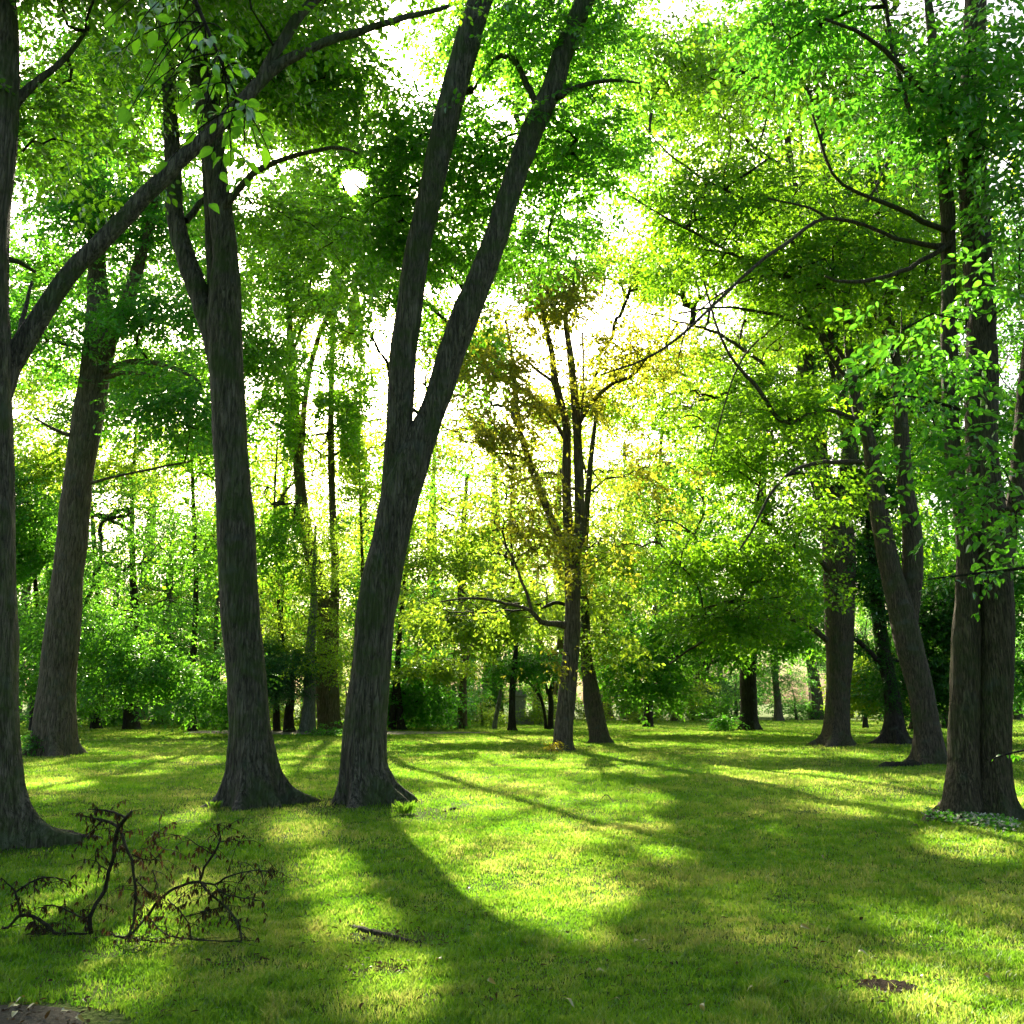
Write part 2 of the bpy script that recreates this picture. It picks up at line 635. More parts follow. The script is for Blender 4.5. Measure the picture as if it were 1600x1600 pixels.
def grow(bg_, skel, pads, rs, r0=0.006, rmax=0.16, arch=0.14, seg=5):
    """connect every pad to the nearest wood, thickening by the number of twigs carried"""
    pos = np.array([s[0] for s in skel])
    srad = np.array([s[1] for s in skel])
    n0 = len(pos)
    cap = n0 + len(pads) * 30
    NP = np.zeros((cap, 3))
    NP[:n0] = pos
    PL = np.zeros(cap)
    par = np.full(cap, -1)
    n = n0
    d0 = np.array([np.min(np.linalg.norm(pos - a, axis=1)) for a in pads])
    paths = []
    for k in np.argsort(d0):
        a = pads[k]
        d = np.linalg.norm(NP[:n] - a, axis=1)
        cost = d + 0.25 * PL[:n] + 0.7 * np.maximum(0, NP[:n, 2] - a[2]) + 0.25 * np.maximum(0, a[2] - NP[:n, 2] - d * .75)
        j = int(np.argmin(cost))
        L = d[j]
        m = min(28, max(2, int(L / 0.4)))
        p0 = NP[j]
        mid = (p0 + a) / 2 + np.array([0, 0, arch * L]) + rs.normal(0, 0.07 * L, 3)
        t = (np.arange(1, m + 1) / m)[:, None]
        c = (1 - t) ** 2 * p0 + 2 * t * (1 - t) * mid + t * t * a
        c[:-1] += rs.normal(0, 0.035 * min(L, 2.0), (m - 1, 3))
        ids = [j]
        for q in c:
            NP[n] = q
            par[n] = ids[-1]
            PL[n] = PL[ids[-1]] + L / m
            ids.append(n)
            n += 1
        paths.append(ids)
    cnt = np.zeros(n)
    for ids in paths:
        cnt[ids[-1]] += 1
    for i in range(n - 1, n0 - 1, -1):
        if par[i] >= 0:
            cnt[par[i]] += cnt[i]
    R = np.minimum(r0 * np.maximum(cnt, 0.6) ** 0.52, rmax)
    for ids in paths:
        pp = NP[ids]
        rr = R[ids].copy()
        rr[0] = min(rr[0], rr[1] * 1.25)
        rr[-1] *= 0.5
        tube(bg_, pp, rr, seg=seg if rr[0] < 0.05 else seg + 3, cap=False)
    return NP[n0:n], cnt[n0:n]


def crown(name, root, base, skel, vols, leafmat, barkmat, K=150, per=12, padR=1.0, flat=0.28,
          leaf=0.085, tlen=0.5, nl=16, kind='quad', seed=1, clump=0.45, droop=0.15, scale=1.0,
          wood=True, r0=0.007, gap=True, slack=1.0, rmax=0.12, side=2, arch=0.14):
    rs = np.random.default_rng(seed)
    pads = sample_vols(vols, int(K * DENS), rs, clump, seed)
    if gap:
        pads = pads[rs.uniform(0, 1, len(pads)) > 0.6 * ell(*proj(pads)[:2], GAP)]
    g = Geo()
    if wood and skel is not None:
        grow(g, skel, pads, rs, r0=r0, rmax=rmax, arch=arch)
    nb = sum(len(x) for x in g.Q) + sum(len(x) for x in g.T)
    nq_b = sum(len(x) for x in g.Q)
    per = max(4, int(per * PER))
    n = len(pads) * per
    c = np.repeat(pads, per, 0)
    a = rs.uniform(0, 2 * math.pi, n)
    rr = np.sqrt(rs.uniform(0, 1, n)) * padR * np.repeat(rs.uniform(.6, 1.3, len(pads)), per)
    off = np.stack([np.cos(a) * rr, np.sin(a) * rr, rs.normal(0, flat, n) * padR - 0.30 * rr * rr / padR * (droop * 4)], 1)
    pos = c + off
    kp = cull(pos, rs, gap, slack, sun=False)
    pos, a, rr = pos[kp], a[kp], rr[kp]
    n = len(pos)
    tpl = templates(kind, leaf * LS, tlen * 1.15, nl, side)
    g2 = Geo()
    sprays(g2, pos, a + rs.normal(0, .5, n), rs.normal(droop, .28, n) + 0.25 * rr / padR, rs.uniform(.7, 1.25, n) * scale, tpl, rs)
    # one crown object: leaves first, then the twigs that carry them
    V2, P2, R2 = g2.out()
    kv = 4 if kind == 'quad' else 6
    V2 = V2.reshape(-1, kv, 3)
    kp = cull(V2.mean(1), rs, False, slack)
    V2 = V2[kp].reshape(-1, 3)
    R2 = R2.reshape(-1, kv)[kp].ravel()
    _, LQ_, LT_ = leaf_verts(kind)
    off = (np.arange(len(V2) // kv) * kv)[:, None, None]
    P2 = [(3, (LT_[None] + off).reshape(-1, 3))] if kind == 'quad' else [(4, (LQ_[None] + off).reshape(-1, 4))]
    npoly2 = sum(len(p) for k, p in P2)
    if nb:
        V1, P1, R1 = g.out()
        off = len(V2)
        V = np.concatenate([V2, V1])
        polys = P2 + [(k, p + off) for k, p in P1]
        mi = np.concatenate([np.zeros(npoly2, int), np.ones(sum(len(p) for k, p in P1), int)])
        me = mesh(name, V, polys, [leafmat, barkmat], base, np.concatenate([R2, R1]), False, mi)
    else:
        me = mesh(name, V2, P2, [leafmat], base, R2)
    o = link(name, me, root)
    print('crown', name, root.name if root else '', 'leafpolys', npoly2)
    return o


def px_path(spec, Y):
    """spec: (px, py, width px, depth offset) -> points and radii in metres"""
    pts, rad = [], []
    for s in spec:
        yy = Y + (s[3] if len(s) > 3 else 0)
        p = P(s[0], s[1], yy)
        zc = (p - CAM) @ FWD
        pts.append(p)
        rad.append(s[2] * .94 / 2 * zc / F)
    return pts, rad


def E(px, py, Y, rx, ry, rz, w=None):
    return (P(px, py, Y), (rx, ry * .62, rz), w if w else rx * ry * rz)


def tree(name, label, cat, basepx, stems, bark, group=None, seed=1, flare=0.8, roots=6, seg=40, step=0.12,
         flute=0.05, burls=1, limbs=(), rough=0.012, skel_from=3.0, trunk_label=None):
    """stems: list of pixel specs; the first starts at the ground"""
    b = G(*basepx)
    Y = b[1]
    root = empty(name, b, label, cat, group)
    g = Geo()
    skel = []
    for i, s in enumerate(stems):
        pts, rad = px_path(s, Y)
        if i == 0:
            p0 = np.array([pts[0][0], pts[0][1], -0.25])
            pts = [p0] + pts
            rad = [rad[0]] + rad
        p, r = bole(g, pts, rad, seg=seg, step=step, flare=flare if i == 0 else 0, roots=roots, seed=seed * 17 + i,
                    flute=flute, burls=burls, rough=rough)
        skel += [(q, x) for q, x in zip(p[::3], r[::3]) if q[2] > skel_from]
    V, polys, R = g.out()
    link('trunk', mesh('trunk', V, polys, BARK[bark], b, None, True), root)
    for s in limbs:
        pts, rad = px_path(s, Y)
        g = Geo()
        p, r = resample(pts, rad, 0.25)
        p[1:-1] += RNG.normal(0, 0.012, (len(p) - 2, 3)) * np.minimum(1, r[1:-1, None] * 20)
        tube(g, p, r, seg=12)
        V, polys, R = g.out()
        link('branch', mesh('branch', V, polys, BARK[bark], b, None, True), root)
        skel += [(q, x) for q, x in zip(p[::2], r[::2])]
    return root, b, skel
# ------------------------------------------------------------------ openings for sun and sky
LIT += [
    (800, 1230, 250, 60, 0, .72), (760, 1212, 190, 26, 2, .9), (720, 1275, 130, 45, 8, 1.0), (700, 1340, 100, 50, 20, .95), (860, 1290, 120, 50, 8, .8),
    (960, 1240, 120, 20, 10, .85), (985, 1195, 70, 14, 25, 1.0), (750, 1157, 170, 9, 0, .95), (560, 1165, 140, 12, 0, .8),
    (1290, 1228, 170, 24, 7, 1.0), (1400, 1262, 190, 30, 7, .95), (1540, 1330, 100, 26, 5, .8), (1590, 1250, 50, 16, 5, .9), (1590, 1180, 60, 8, 0, .8), (1180, 1205, 90, 10, 5, .6),
    (190, 1203, 150, 15, -4, .85), (90, 1225, 80, 16, -3, .8), (330, 1188, 120, 9, 0, .8), (460, 1190, 60, 30, 0, .8), (230, 1270, 220, 50, 0, .42),
    (475, 1290, 55, 36, 5, .8), (510, 1360, 60, 45, 10, .8), (555, 1440, 70, 50, 20, .75), (300, 1430, 330, 90, 0, .37), (400, 1560, 400, 60, 0, .5), (625, 1560, 66, 75, 15, 1.0),
    (860, 1390, 170, 60, 8, .88), (1080, 1390, 260, 60, 8, .62), (1350, 1400, 220, 50, 5, .5), (1560, 1450, 100, 40, 5, .5), (1200, 1560, 500, 60, 0, .36), (950, 1480, 260, 50, 8, .6), (780, 1460, 70, 40, 20, .7),
    (1200, 1121, 420, 6, 0, .9), (1100, 1142, 150, 7, 0, .55), (1340, 1138, 80, 6, 0, .8), (1350, 1180, 140, 10, 5, .42), (1500, 1292, 90, 12, 5, .95), (1000, 1165, 120, 8, 0, .6),
]
GAP += [
    (605, 40, 44, 46, 0, .93), (640, 110, 45, 38, 40, .92), (640, 290, 22, 30, 0, .6),
    (648, 600, 20, 50, 0, .8), (585, 605, 22, 26, 0, .6), (955, 445, 34, 30, -30, .8), (985, 345, 30, 45, 40, .6),
    (925, 745, 16, 40, 0, .7), (900, 560, 24, 50, 0, .5), (90, 75, 30, 36, 0, .6), (145, 130, 34, 18, 0, .6), 
    (770, 620, 40, 50, 0, .4), (1050, 690, 50, 30, 0, .35), (270, 530, 30, 30, 0, .4), (240, 715, 50, 22, 20, .5), (1250, 172, 12, 8, 0, .8), (800, 350, 30, 40, 0, .3),
]
for (x, y, Y, r, st) in [(790, 920, 36, 2.6, .95), (700, 950, 40, 2.6, .95), (780, 860, 52, 4.5, .9), (690, 800, 54, 3.5, .9), (880, 800, 58, 4, .8), (960, 800, 58, 3.5, .8),
                         (990, 540, 32, 1.6, 1), (1060, 620, 58, 4, .8), (1150, 520, 34, 2.2, .9), (1250, 560, 28, 1.4, .9), (1310, 770, 24.5, 1.2, 1), (1200, 420, 34, 2.5, .6),
                         (930, 870, 33, 1.4, .9), (1000, 1000, 51, 2.5, .8), (1080, 880, 50, 3, .6), (200, 700, 58, 4, .85), (90, 700, 56, 3.5, .85), (60, 580, 50, 3, .7), (550, 820, 58, 3.5, .85),
                         (430, 830, 56, 3, .8), (1350, 1070, 55, 2, .9), (470, 1090, 60, 2.5, .8), (230, 1000, 46, 4.0, .8), (120, 850, 54, 3, .6), (300, 850, 50, 3, .6), (480, 620, 52, 2.5, .6), (1250, 350, 44, 4, .75), (1400, 350, 46, 4, .65), (1100, 300, 44, 3, .75), (450, 250, 17, 1.5, .55), (350, 200, 15, 1.2, .5), (150, 220, 12, 1.2, .5), (110, 450, 30, 2, .5), (700, 650, 58, 4, .7), (860, 640, 62, 4, .8), (330, 650, 54, 4, .8), (1010, 1050, 50, 3.6, 1), (1110, 960, 52, 3.5, .6), (1150, 980, 52, 3, .7), (560, 300, 19, 1.5, .6), (480, 330, 18, 1.2, .6), (300, 1050, 46, 2, .7), (170, 900, 50, 3, .6), (400, 450, 44, 3, .6), (1100, 300, 30, 2, .5), (1280, 900, 50, 2.5, .5), (640, 1080, 60, 2, .6), (1000, 700, 40, 2.0, .8)]:
    GLOW.append((P(x, y, Y), r, st))

# ------------------------------------------------------------------ the ground
def ground_mat():
    m, nt, out = nmat('lawn_soil')
    tc = N(nt, 'ShaderNodeTexCoord')
    n1 = N(nt, 'ShaderNodeTexNoise')
    n1.inputs['Scale'].default_value = 26
    n1.inputs['Detail'].default_value = 8
    n2 = N(nt, 'ShaderNodeTexNoise')
    n2.inputs['Scale'].default_value = 0.6
    n2.inputs['Detail'].default_value = 6
    nt.links.new(tc.outputs['Object'], n1.inputs['Vector'])
    nt.links.new(tc.outputs['Object'], n2.inputs['Vector'])
    a = ramp(nt, n1.outputs[0], [(0.3, (0.035, 0.06, 0.010)), (0.7, (0.09, 0.15, 0.025))])
    b = ramp(nt, n1.outputs[0], [(0.3, (0.05, 0.055, 0.018)), (0.7, (0.14, 0.14, 0.045))])
    f = ramp(nt, n2.outputs[0], [(0.45, (0, 0, 0)), (0.7, (.7, .7, .7))])
    mx = N(nt, 'ShaderNodeMixRGB')
    nt.links.new(f.outputs[0], mx.inputs[0])
    nt.links.new(a.outputs[0], mx.inputs[1])
    nt.links.new(b.outputs[0], mx.inputs[2])
    pb = N(nt, 'ShaderNodeBsdfPrincipled')
    pb.inputs['Roughness'].default_value = 0.95
    pb.inputs['Specular IOR Level'].default_value = 0.05
    bp = N(nt, 'ShaderNodeBump')
    bp.inputs['Strength'].default_value = 1
    bp.inputs['Distance'].default_value = 0.05
    nt.links.new(n1.outputs[0], bp.inputs['Height'])
    nt.links.new(bp.outputs[0], pb.inputs['Normal'])
    nt.links.new(mx.outputs[0], pb.inputs['Base Color'])
    nt.links.new(pb.outputs[0], out.inputs[0])
    return m


def gh(x, y):
    p = np.stack([np.asarray(x, float) * .35, np.asarray(y, float) * .35, np.zeros(len(x))], 1)
    p2 = p * 4.1 + 7
    near = np.clip((40 - np.asarray(y)) / 20, 0, 1)
    return ((vnoise(p, 3) - .5) * 0.10 + (vnoise(p2, 4) - .5) * 0.03) * near


xs = np.concatenate([[-900, -400, -200, -100, -60], np.linspace(-30, 30, 121), [60, 100, 200, 400, 900]])
ys = np.concatenate([[-60, -20, -5], np.linspace(0, 45, 121), [60, 80, 110, 160, 250, 500, 1200]])
X, Y_ = np.meshgrid(xs, ys)
V = np.stack([X.ravel(), Y_.ravel(), gh(X.ravel(), Y_.ravel())], 1)
nx, ny = len(xs), len(ys)
i, j = np.meshgrid(np.arange(nx - 1), np.arange(ny - 1))
q = (j * nx + i).ravel()
Q = np.stack([q, q + 1, q + nx + 1, q + nx], 1)
ground = link('ground', mesh('ground', V, [(4, Q)], ground_mat(), smooth=True))
tag(ground, 'soil and thatch of the park lawn beneath the grass', 'ground', kind='structure')

# bare places in the lawn: (px, py, rx px, ry px, strength)
BARE = [(1385, 1547, 42, 15, .93), (60, 1592, 150, 28, 1.0), (30, 1575, 60, 14, .9), (590, 1255, 70, 10, .7), (395, 1252, 80, 12, .75),
        (1530, 1285, 85, 12, .7), (620, 1463, 75, 14, .8), (600, 1525, 40, 8, .8), (690, 1270, 60, 8, .5), (150, 1470, 120, 22, .5),
        (350, 1500, 60, 18, .6), (700, 1418, 60, 7, .6), (620, 1363, 60, 6, .5), (1300, 1165, 50, 4, .6), (30, 1325, 60, 16, .8),
        (1330, 1195, 90, 4, .5), (1180, 1480, 60, 10, .3), (930, 1520, 80, 12, .35), (1000, 1390, 80, 8, .3), (480, 1145, 110, 3.2, 1.0),
        (500, 1265, 30, 8, .6), (270, 1265, 80, 8, .4), (120, 1540, 90, 14, .4), (640, 1580, 70, 14, .3)]


def blades():
    rs = np.random.default_rng(5)
    Vs, Qs, Ts, Rs = [], [], [], []
    n0 = 0
    edges = np.geomspace(3.9, 90, 46)
    for a, b in zip(edges[:-1], edges[1:]):
        d = (a + b) / 2
        half = 0.60 * b + 0.7
        area = 2 * half * (b - a)
        n = int(10000 * (5 / d) ** 1.85 * area)
        x = rs.uniform(-half, half, n)
        y = rs.uniform(a, b, n)
        p3 = np.stack([x, y, np.zeros(n)], 1)
        px, py, zc = proj(p3)
        k = np.zeros(n)
        for (cx, cy, rx, ry, s) in BARE:
            nz = vnoise(p3 * 9, 77) * .9 + .55
            dd = ((px - cx) / rx) ** 2 + ((py - cy) / ry) ** 2
            k = np.maximum(k, s * np.clip((1.35 * nz - dd) * 2.5, 0, 1))
        worn = vnoise(p3 * 1.3, 21) * .6 + vnoise(p3 * 5, 22) * .4
        k = np.maximum(k, np.clip((0.35 - worn) * 4, 0, .5))
        keep = rs.uniform(0, 1, n) > k
        x, y = x[keep], y[keep]
        n = len(x)
        p3 = p3[keep]
        worn = worn[keep]
        cl = vnoise(p3 * 2.2, 8)
        c2 = vnoise(p3 * 9, 9)
        wv = vnoise(p3 * .7, 12)
        h = (0.018 + 0.036 * cl * c2 * 2 + 0.010 * rs.uniform(0, 1, n)) * rs.uniform(.6, 1.25, n) * (1 + 0.25 * max(0, math.log(d / 10)))
        w = 0.0028 * max(1, (d / 5)) ** 0.92 * rs.uniform(.7, 1.3, n)
        z = gh(x, y) - 0.004
        ang = rs.uniform(0, 2 * math.pi, n)
        ca, sa = np.cos(ang), np.sin(ang)
        la = rs.uniform(0, 2 * math.pi, n)
        le = h * rs.uniform(.15, .95, n)
        lx, ly = np.cos(la) * le, np.sin(la) * le
        r = np.clip(0.08 + 0.35 * rs.uniform(0, 1, n) + 0.6 * (wv - .3) + 0.5 * (c2 - .5) + 0.45 * np.clip((worn * 1.0 < .47), 0, 1) * rs.uniform(0, 1, n), 0, 1)
        B0 = np.stack([x - ca * w, y - sa * w, z], 1)
        B1 = np.stack([x + ca * w, y + sa * w, z], 1)
        TP = np.stack([x + lx, y + ly, z + h], 1)
        if d < 14:
            M0 = np.stack([x - ca * w * .8 + lx * .3, y - sa * w * .8 + ly * .3, z + h * .62], 1)
            M1 = np.stack([x + ca * w * .8 + lx * .3, y + sa * w * .8 + ly * .3, z + h * .62], 1)
            VV = np.stack([B0, B1, M1, M0, TP], 1).reshape(-1, 3)
            o = n0 + np.arange(n) * 5
            Qs.append(np.stack([o, o + 1, o + 2, o + 3], 1))
            Ts.append(np.stack([o + 3, o + 2, o + 4], 1))
            Rs.append(np.repeat(r, 5))
            n0 += 5 * n
        else:
            VV = np.stack([B0, B1, TP], 1).reshape(-1, 3)
            o = n0 + np.arange(n) * 3
            Ts.append(np.stack([o, o + 1, o + 2], 1))
            Rs.append(np.repeat(r, 3))
            n0 += 3 * n
        Vs.append(VV)
    me = mesh('grass', np.concatenate(Vs), [(4, np.concatenate(Qs)), (3, np.concatenate(Ts))], GRASSM, rnd=np.concatenate(Rs))
    print('grass verts', n0)
    o = link('grass', me)
    tag(o, 'short green lawn grass in sun and shade', 'grass', kind='stuff')


blades()


def soil_mat(name, c0, c1, scale=30):
    m, nt, out = nmat(name)
    tc = N(nt, 'ShaderNodeTexCoord')
    n1 = N(nt, 'ShaderNodeTexNoise')
    n1.inputs['Scale'].default_value = scale
    n1.inputs['Detail'].default_value = 9
    n1.inputs['Roughness'].default_value = .7
    nt.links.new(tc.outputs['Object'], n1.inputs['Vector'])
    a = ramp(nt, n1.outputs[0], [(0.3, c0), (0.7, c1)])
    pb = N(nt, 'ShaderNodeBsdfPrincipled')
    pb.inputs['Roughness'].default_value = 0.95
    pb.inputs['Specular IOR Level'].default_value = 0.05
    bp = N(nt, 'ShaderNodeBump')
    bp.inputs['Strength'].default_value = 1
    bp.inputs['Distance'].default_value = 0.03
    nt.links.new(n1.outputs[0], bp.inputs['Height'])
    nt.links.new(bp.outputs[0], pb.inputs['Normal'])
    nt.links.new(a.outputs[0], pb.inputs['Base Color'])
    nt.links.new(pb.outputs[0], out.inputs[0])
    return m


def patch(name, cx, cy, rx, ry, mat, label, cat, lift=0.012, seed=0, kind='structure', bump=0.02):
    """irregular sheet lying on the ground, metres"""
    rs = np.random.default_rng(seed)
    na, nr = 72, 16
    V = [[cx, cy, 0]]
    ph = rs.uniform(0, 6.28, 4)
    for r in range(1, nr + 1):
        for a in range(na):
            t = a / na * 2 * math.pi
            k = 1 + .16 * math.sin(2 * t + ph[0]) + .12 * math.sin(3 * t + ph[1]) + .08 * math.sin(7 * t + ph[2])
            V.append([cx + rx * r / nr * k * math.cos(t), cy + ry * r / nr * k * math.sin(t), 0])
    V = np.array(V)
    rr = np.concatenate([[0], np.repeat(np.arange(1, nr + 1) / nr, na)])
    V[:, 2] = gh(V[:, 0], V[:, 1]) + lift + bump * (vnoise(V * 16, seed) - .35 + .6 * vnoise(V * 40, seed + 1)) * (1 - rr ** 3) - np.where(rr > .95, 0.03, 0)
    T = np.array([[0, 1 + a, 1 + (a + 1) % na] for a in range(na)])
    Q = np.array([[1 + r * na + a, 1 + r * na + na + a, 1 + r * na + na + (a + 1) % na, 1 + r * na + (a + 1) % na] for r in range(nr - 1) for a in range(na)])
    o = link(name, mesh(name, V, [(3, T), (4, Q)], mat, smooth=True))
    return tag(o, label, cat, kind=kind)


SOIL = soil_mat('dark_soil', (0.018, 0.012, 0.008), (0.06, 0.045, 0.03), 40)
PATHM = soil_mat('path_gravel', (0.11, 0.10, 0.085), (0.24, 0.22, 0.19), 60)
b = G(1385, 1547)
patch('dirt_patch', b[0], b[1], .15, .17, SOIL, 'bare patch of dark soil in the grass at lower right', 'dirt', seed=2, bump=.03)
b = G(40, 1597)
patch('path', b[0] - .7, b[1] - .75, 1.5, .95, soil_mat('trodden_path', (0.05, 0.045, 0.035), (0.14, 0.125, 0.10), 50), 'grey earth path edge at the lower left corner', 'path', lift=.01, seed=4)
a = G(330, 1150)
b = G(640, 1141)
patch('far_path', (a[0] + b[0]) / 2, (a[1] + b[1]) / 2, 8, 3.2, PATHM, 'pale gravel path passing behind the forked tree', 'path', lift=.05, seed=6)

# ------------------------------------------------------------------ the near and middle trees
HB = dict(kind='hex', leaf=.085, tlen=.5, nl=18)

# 1 far left, close
root, b, skel = tree('hornbeam_tree', 'closest trunk at the left edge, throwing a long bare limb up across the picture', 'tree', (-38, 1325),
    [[(-38, 1330, 150), (-40, 1200, 138), (-42, 1000, 132), (-45, 800, 130), (-46, 650, 124), (-42, 560, 112), (-36, 400, 100), (-26, 200, 100), (-20, 0, 92), (-10, -300, 70), (10, -800, 40, .5)]],
    'grey', seed=3, flare=.75, roots=6, seg=72, step=.06, burls=2,
    limbs=[[(-30, 700, 50, .1), (2, 600, 44, .2), (30, 545, 37, .25), (85, 462, 31, .3), (150, 385, 29, .35), (250, 283, 27, .45), (325, 212, 24, .55), (375, 165, 22, .6), (420, 112, 20, .7), (500, 70, 15, .85), (610, 35, 11, 1.1), (700, 10, 7, 1.4)],
           [(410, 120, 19, .68), (432, 80, 18, .72), (462, 35, 17, .8), (500, -10, 15, .9), (560, -90, 10, 1.2)],
           [(2, 190, 22, .2), (30, 155, 17, .25), (65, 120, 12, .3), (105, 88, 9, .4), (150, 30, 5, .6)],
           [(8, 585, 14, .2), (22, 545, 10, .5), (35, 500, 8, .8), (50, 440, 5, 1.2)],
           [(0, 400, 12, .3), (30, 410, 8, .6), (55, 425, 5, .9)]])
crown('crown', root, b, skel, [E(130, -110, 11.5, 3.2, 2.2, 1.6, 3), E(70, 170, 12.2, 1.2, 1.2, .8, .9), E(420, -90, 12.5, 2.4, 1.8, 1.2, 1.5),
      E(330, 120, 12.2, .9, .8, .55, .7), E(40, -700, 10.5, 4.5, 4.5, 2.5, 1.6)], LM['hornbeam'], BARK['dark'], K=150, per=10, padR=.75, seed=31, clump=.42, r0=.005, **HB)

# 2 left, middle distance
root, b, skel = tree('elm_tree', 'thick furrowed trunk second from the left, forking high above a low leafy shrub', 'tree', (84, 1180),
    [[(84, 1182, 72), (85, 1140, 66), (86, 1100, 62), (92, 1040, 57), (100, 960, 53), (108, 880, 49), (117, 800, 46), (124, 740, 45), (133, 680, 46), (146, 600, 46), (155, 545, 48), (157, 505, 46), (152, 450, 30), (152, 400, 27), (150, 340, 25), (157, 250, 23), (166, 150, 20), (178, 50, 18), (186, -60, 14), (190, -200, 8)],
     [(160, 560, 34, -.1), (176, 520, 28, -.2), (195, 480, 24, -.4), (212, 430, 20, -.6), (235, 350, 14, -1), (255, 250, 9, -1.4)],
     [(150, 420, 20, .2), (142, 340, 17, .4), (136, 270, 15, .6), (130, 200, 12, .9), (120, 100, 8, 1)]],
    'brown', seed=5, flare=.55, roots=5, seg=48, step=.12, burls=3,
    limbs=[[(165, 580, 12, -.3), (190, 568, 10, -.6), (225, 565, 9, -1), (275, 577, 7, -1.5), (310, 595, 5, -2)],
           [(165, 590, 8, -.4), (200, 582, 7, -.9), (250, 590, 5, -1.4)],
           [(108, 680, 7, -.3), (80, 668, 5, -.6), (52, 652, 3, -1)],
           [(142, 755, 5, -.3), (190, 742, 4, -.6), (260, 728, 4, -1), (300, 720, 3, -1.3)]])
crown('crown', root, b, skel, [E(150, 330, 30, 4.5, 4, 2.6, 5), E(170, 60, 30, 5, 4, 3.5, 5), E(40, 480, 30, 2.2, 3, 2.2, 1.6), E(265, 640, 28.5, 1.5, 1.3, 1.3, 1.3), E(240, 470, 29, 1.8, 2, 1.4, 1.2), E(170, -250, 30, 6, 5, 4, 2)],
      LM['elm'], BARK['dark'], K=260, per=16, padR=1.15, leaf=.13, tlen=.7, nl=16, seed=32, clump=.45, r0=.008)

# 3 tall straight trunk
root, b, skel = tree('straight_beech_tree', 'tall straight grey trunk left of the leaning pair, bluish light down its left side', 'tree', (396, 1256),
    [[(396, 1258, 92), (395, 1225, 88), (394, 1190, 80), (389, 1120, 69), (383, 1050, 64), (377, 980, 62), (372, 900, 60), (367, 800, 57), (360, 700, 56), (354, 600, 56), (350, 520, 58), (351, 450, 50), (352, 400, 42), (341, 300, 38), (334, 240, 38), (324, 170, 36), (308, 100, 36), (302, 0, 34), (290, -150, 28), (280, -500, 14)],
     [(345, 560, 40, .02), (330, 510, 38, .05), (311, 460, 35, .1), (291, 405, 33, .15), (276, 350, 30, .2), (271, 300, 28, .25), (268, 200, 25, .3), (262, 100, 22, .4), (250, -100, 17, .6)],
     [(336, 480, 20, .12), (330, 400, 18, .16), (326, 300, 17, .2), (318, 200, 17, .25), (300, 60, 14, .3)]],
    'grey', seed=9, flare=.95, roots=7, seg=96, step=.05, flute=.08, burls=2,
    limbs=[[(345, 330, 14, -.1), (395, 272, 11, -.3), (450, 247, 8, -.6), (520, 230, 6, -.9), (560, 240, 4, -1.1)],
           [(290, 345, 12, .2), (310, 320, 10, .5), (335, 300, 7, .7)]])
crown('crown', root, b, skel, [E(340, -60, 15.5, 3.2, 2.6, 1.9, 3.5), E(455, 170, 17, 1.7, 1.8, 1.3, 2.2), E(200, 170, 16.5, 1.4, 1.5, .9, .8), E(480, 330, 18, 1.4, .9, 1.0, .7), E(450, 60, 16.5, 1.4, 1.3, 1.0, 1.4), E(330, -500, 15, 5, 5, 3, 1.8)],
      LM['hornbeam'], BARK['dark'], K=190, per=12, padR=.85, seed=33, clump=.42, r0=.005, **HB)

# 4 leaning pair
root, b, skel = tree('forked_beech_tree', 'big leaning trunk in the middle that forks into two long bare stems', 'tree', (577, 1254),
    [[(577, 1256, 92), (573, 1225, 88), (570, 1190, 80), (573, 1110, 72), (579, 1040, 66), (586, 970, 64), (597, 900, 64), (609, 850, 63), (622, 790, 62), (637, 740, 62), (655, 690, 52), (675, 645, 40), (691, 600, 42), (706, 550, 44), (725, 500, 45), (745, 450, 41), (764, 400, 40), (780, 355, 36), (797, 300, 35), (815, 250, 35), (838, 190, 34), (862, 140, 36), (876, 95, 32), (893, 50, 31), (914, 0, 30), (950, -90, 24), (1000, -300, 14)],
     [(612, 830, 46, .05), (618, 760, 44, .02), (621, 710, 42, 0), (625, 650, 40, -.05), (627, 600, 41, -.1), (630, 550, 42, -.12), (638, 500, 41, -.15), (649, 410, 39, -.2), (664, 340, 38, -.25), (675, 290, 38, -.3), (693, 205, 40, -.35), (719, 105, 40, -.4), (749, 0, 41, -.5), (790, -130, 34, -.7), (860, -400, 18, -1)]],
    'grey', seed=12, flare=1.0, roots=7, seg=96, step=.05, flute=.09, burls=3,
    limbs=[[(868, 150, 13, -.1), (885, 143, 10, -.15), (910, 133, 8, -.2), (955, 125, 6, -.3), (1000, 130, 3, -.5)],
           [(845, 180, 12, .2), (800, 90, 10, .4), (765, 100, 8, .5), (740, 140, 4, .8)]])
crown('crown', root, b, skel, [E(840, 60, 17, 2.2, 2.2, 2.1, 3), E(905, 240, 18, 1.1, 1.5, 1.3, 1.4), E(700, 330, 20, 1.6, 1.8, 1.4, 1.4), E(560, 270, 19, 1.7, 1.0, 1.6, 2.0), E(600, 420, 20, 1.2, .9, 1.0, .6), E(660, 180, 19, 1, 1.4, 1, .6), E(770, 440, 19, 1.0, 1.2, .8, .9), E(880, 390, 21, 1.6, 1.6, .7, 1.1), E(760, 200, 18, 1.4, 1.4, 1.4, 1.4),
      E(850, -500, 16, 5, 5, 3.5, 1.8), E(640, 400, 21, .8, 1, .8, .5)],
      LM['beech'], BARK['dark'], K=270, per=12, padR=.8, seed=34, clump=.40, r0=.005, **HB)

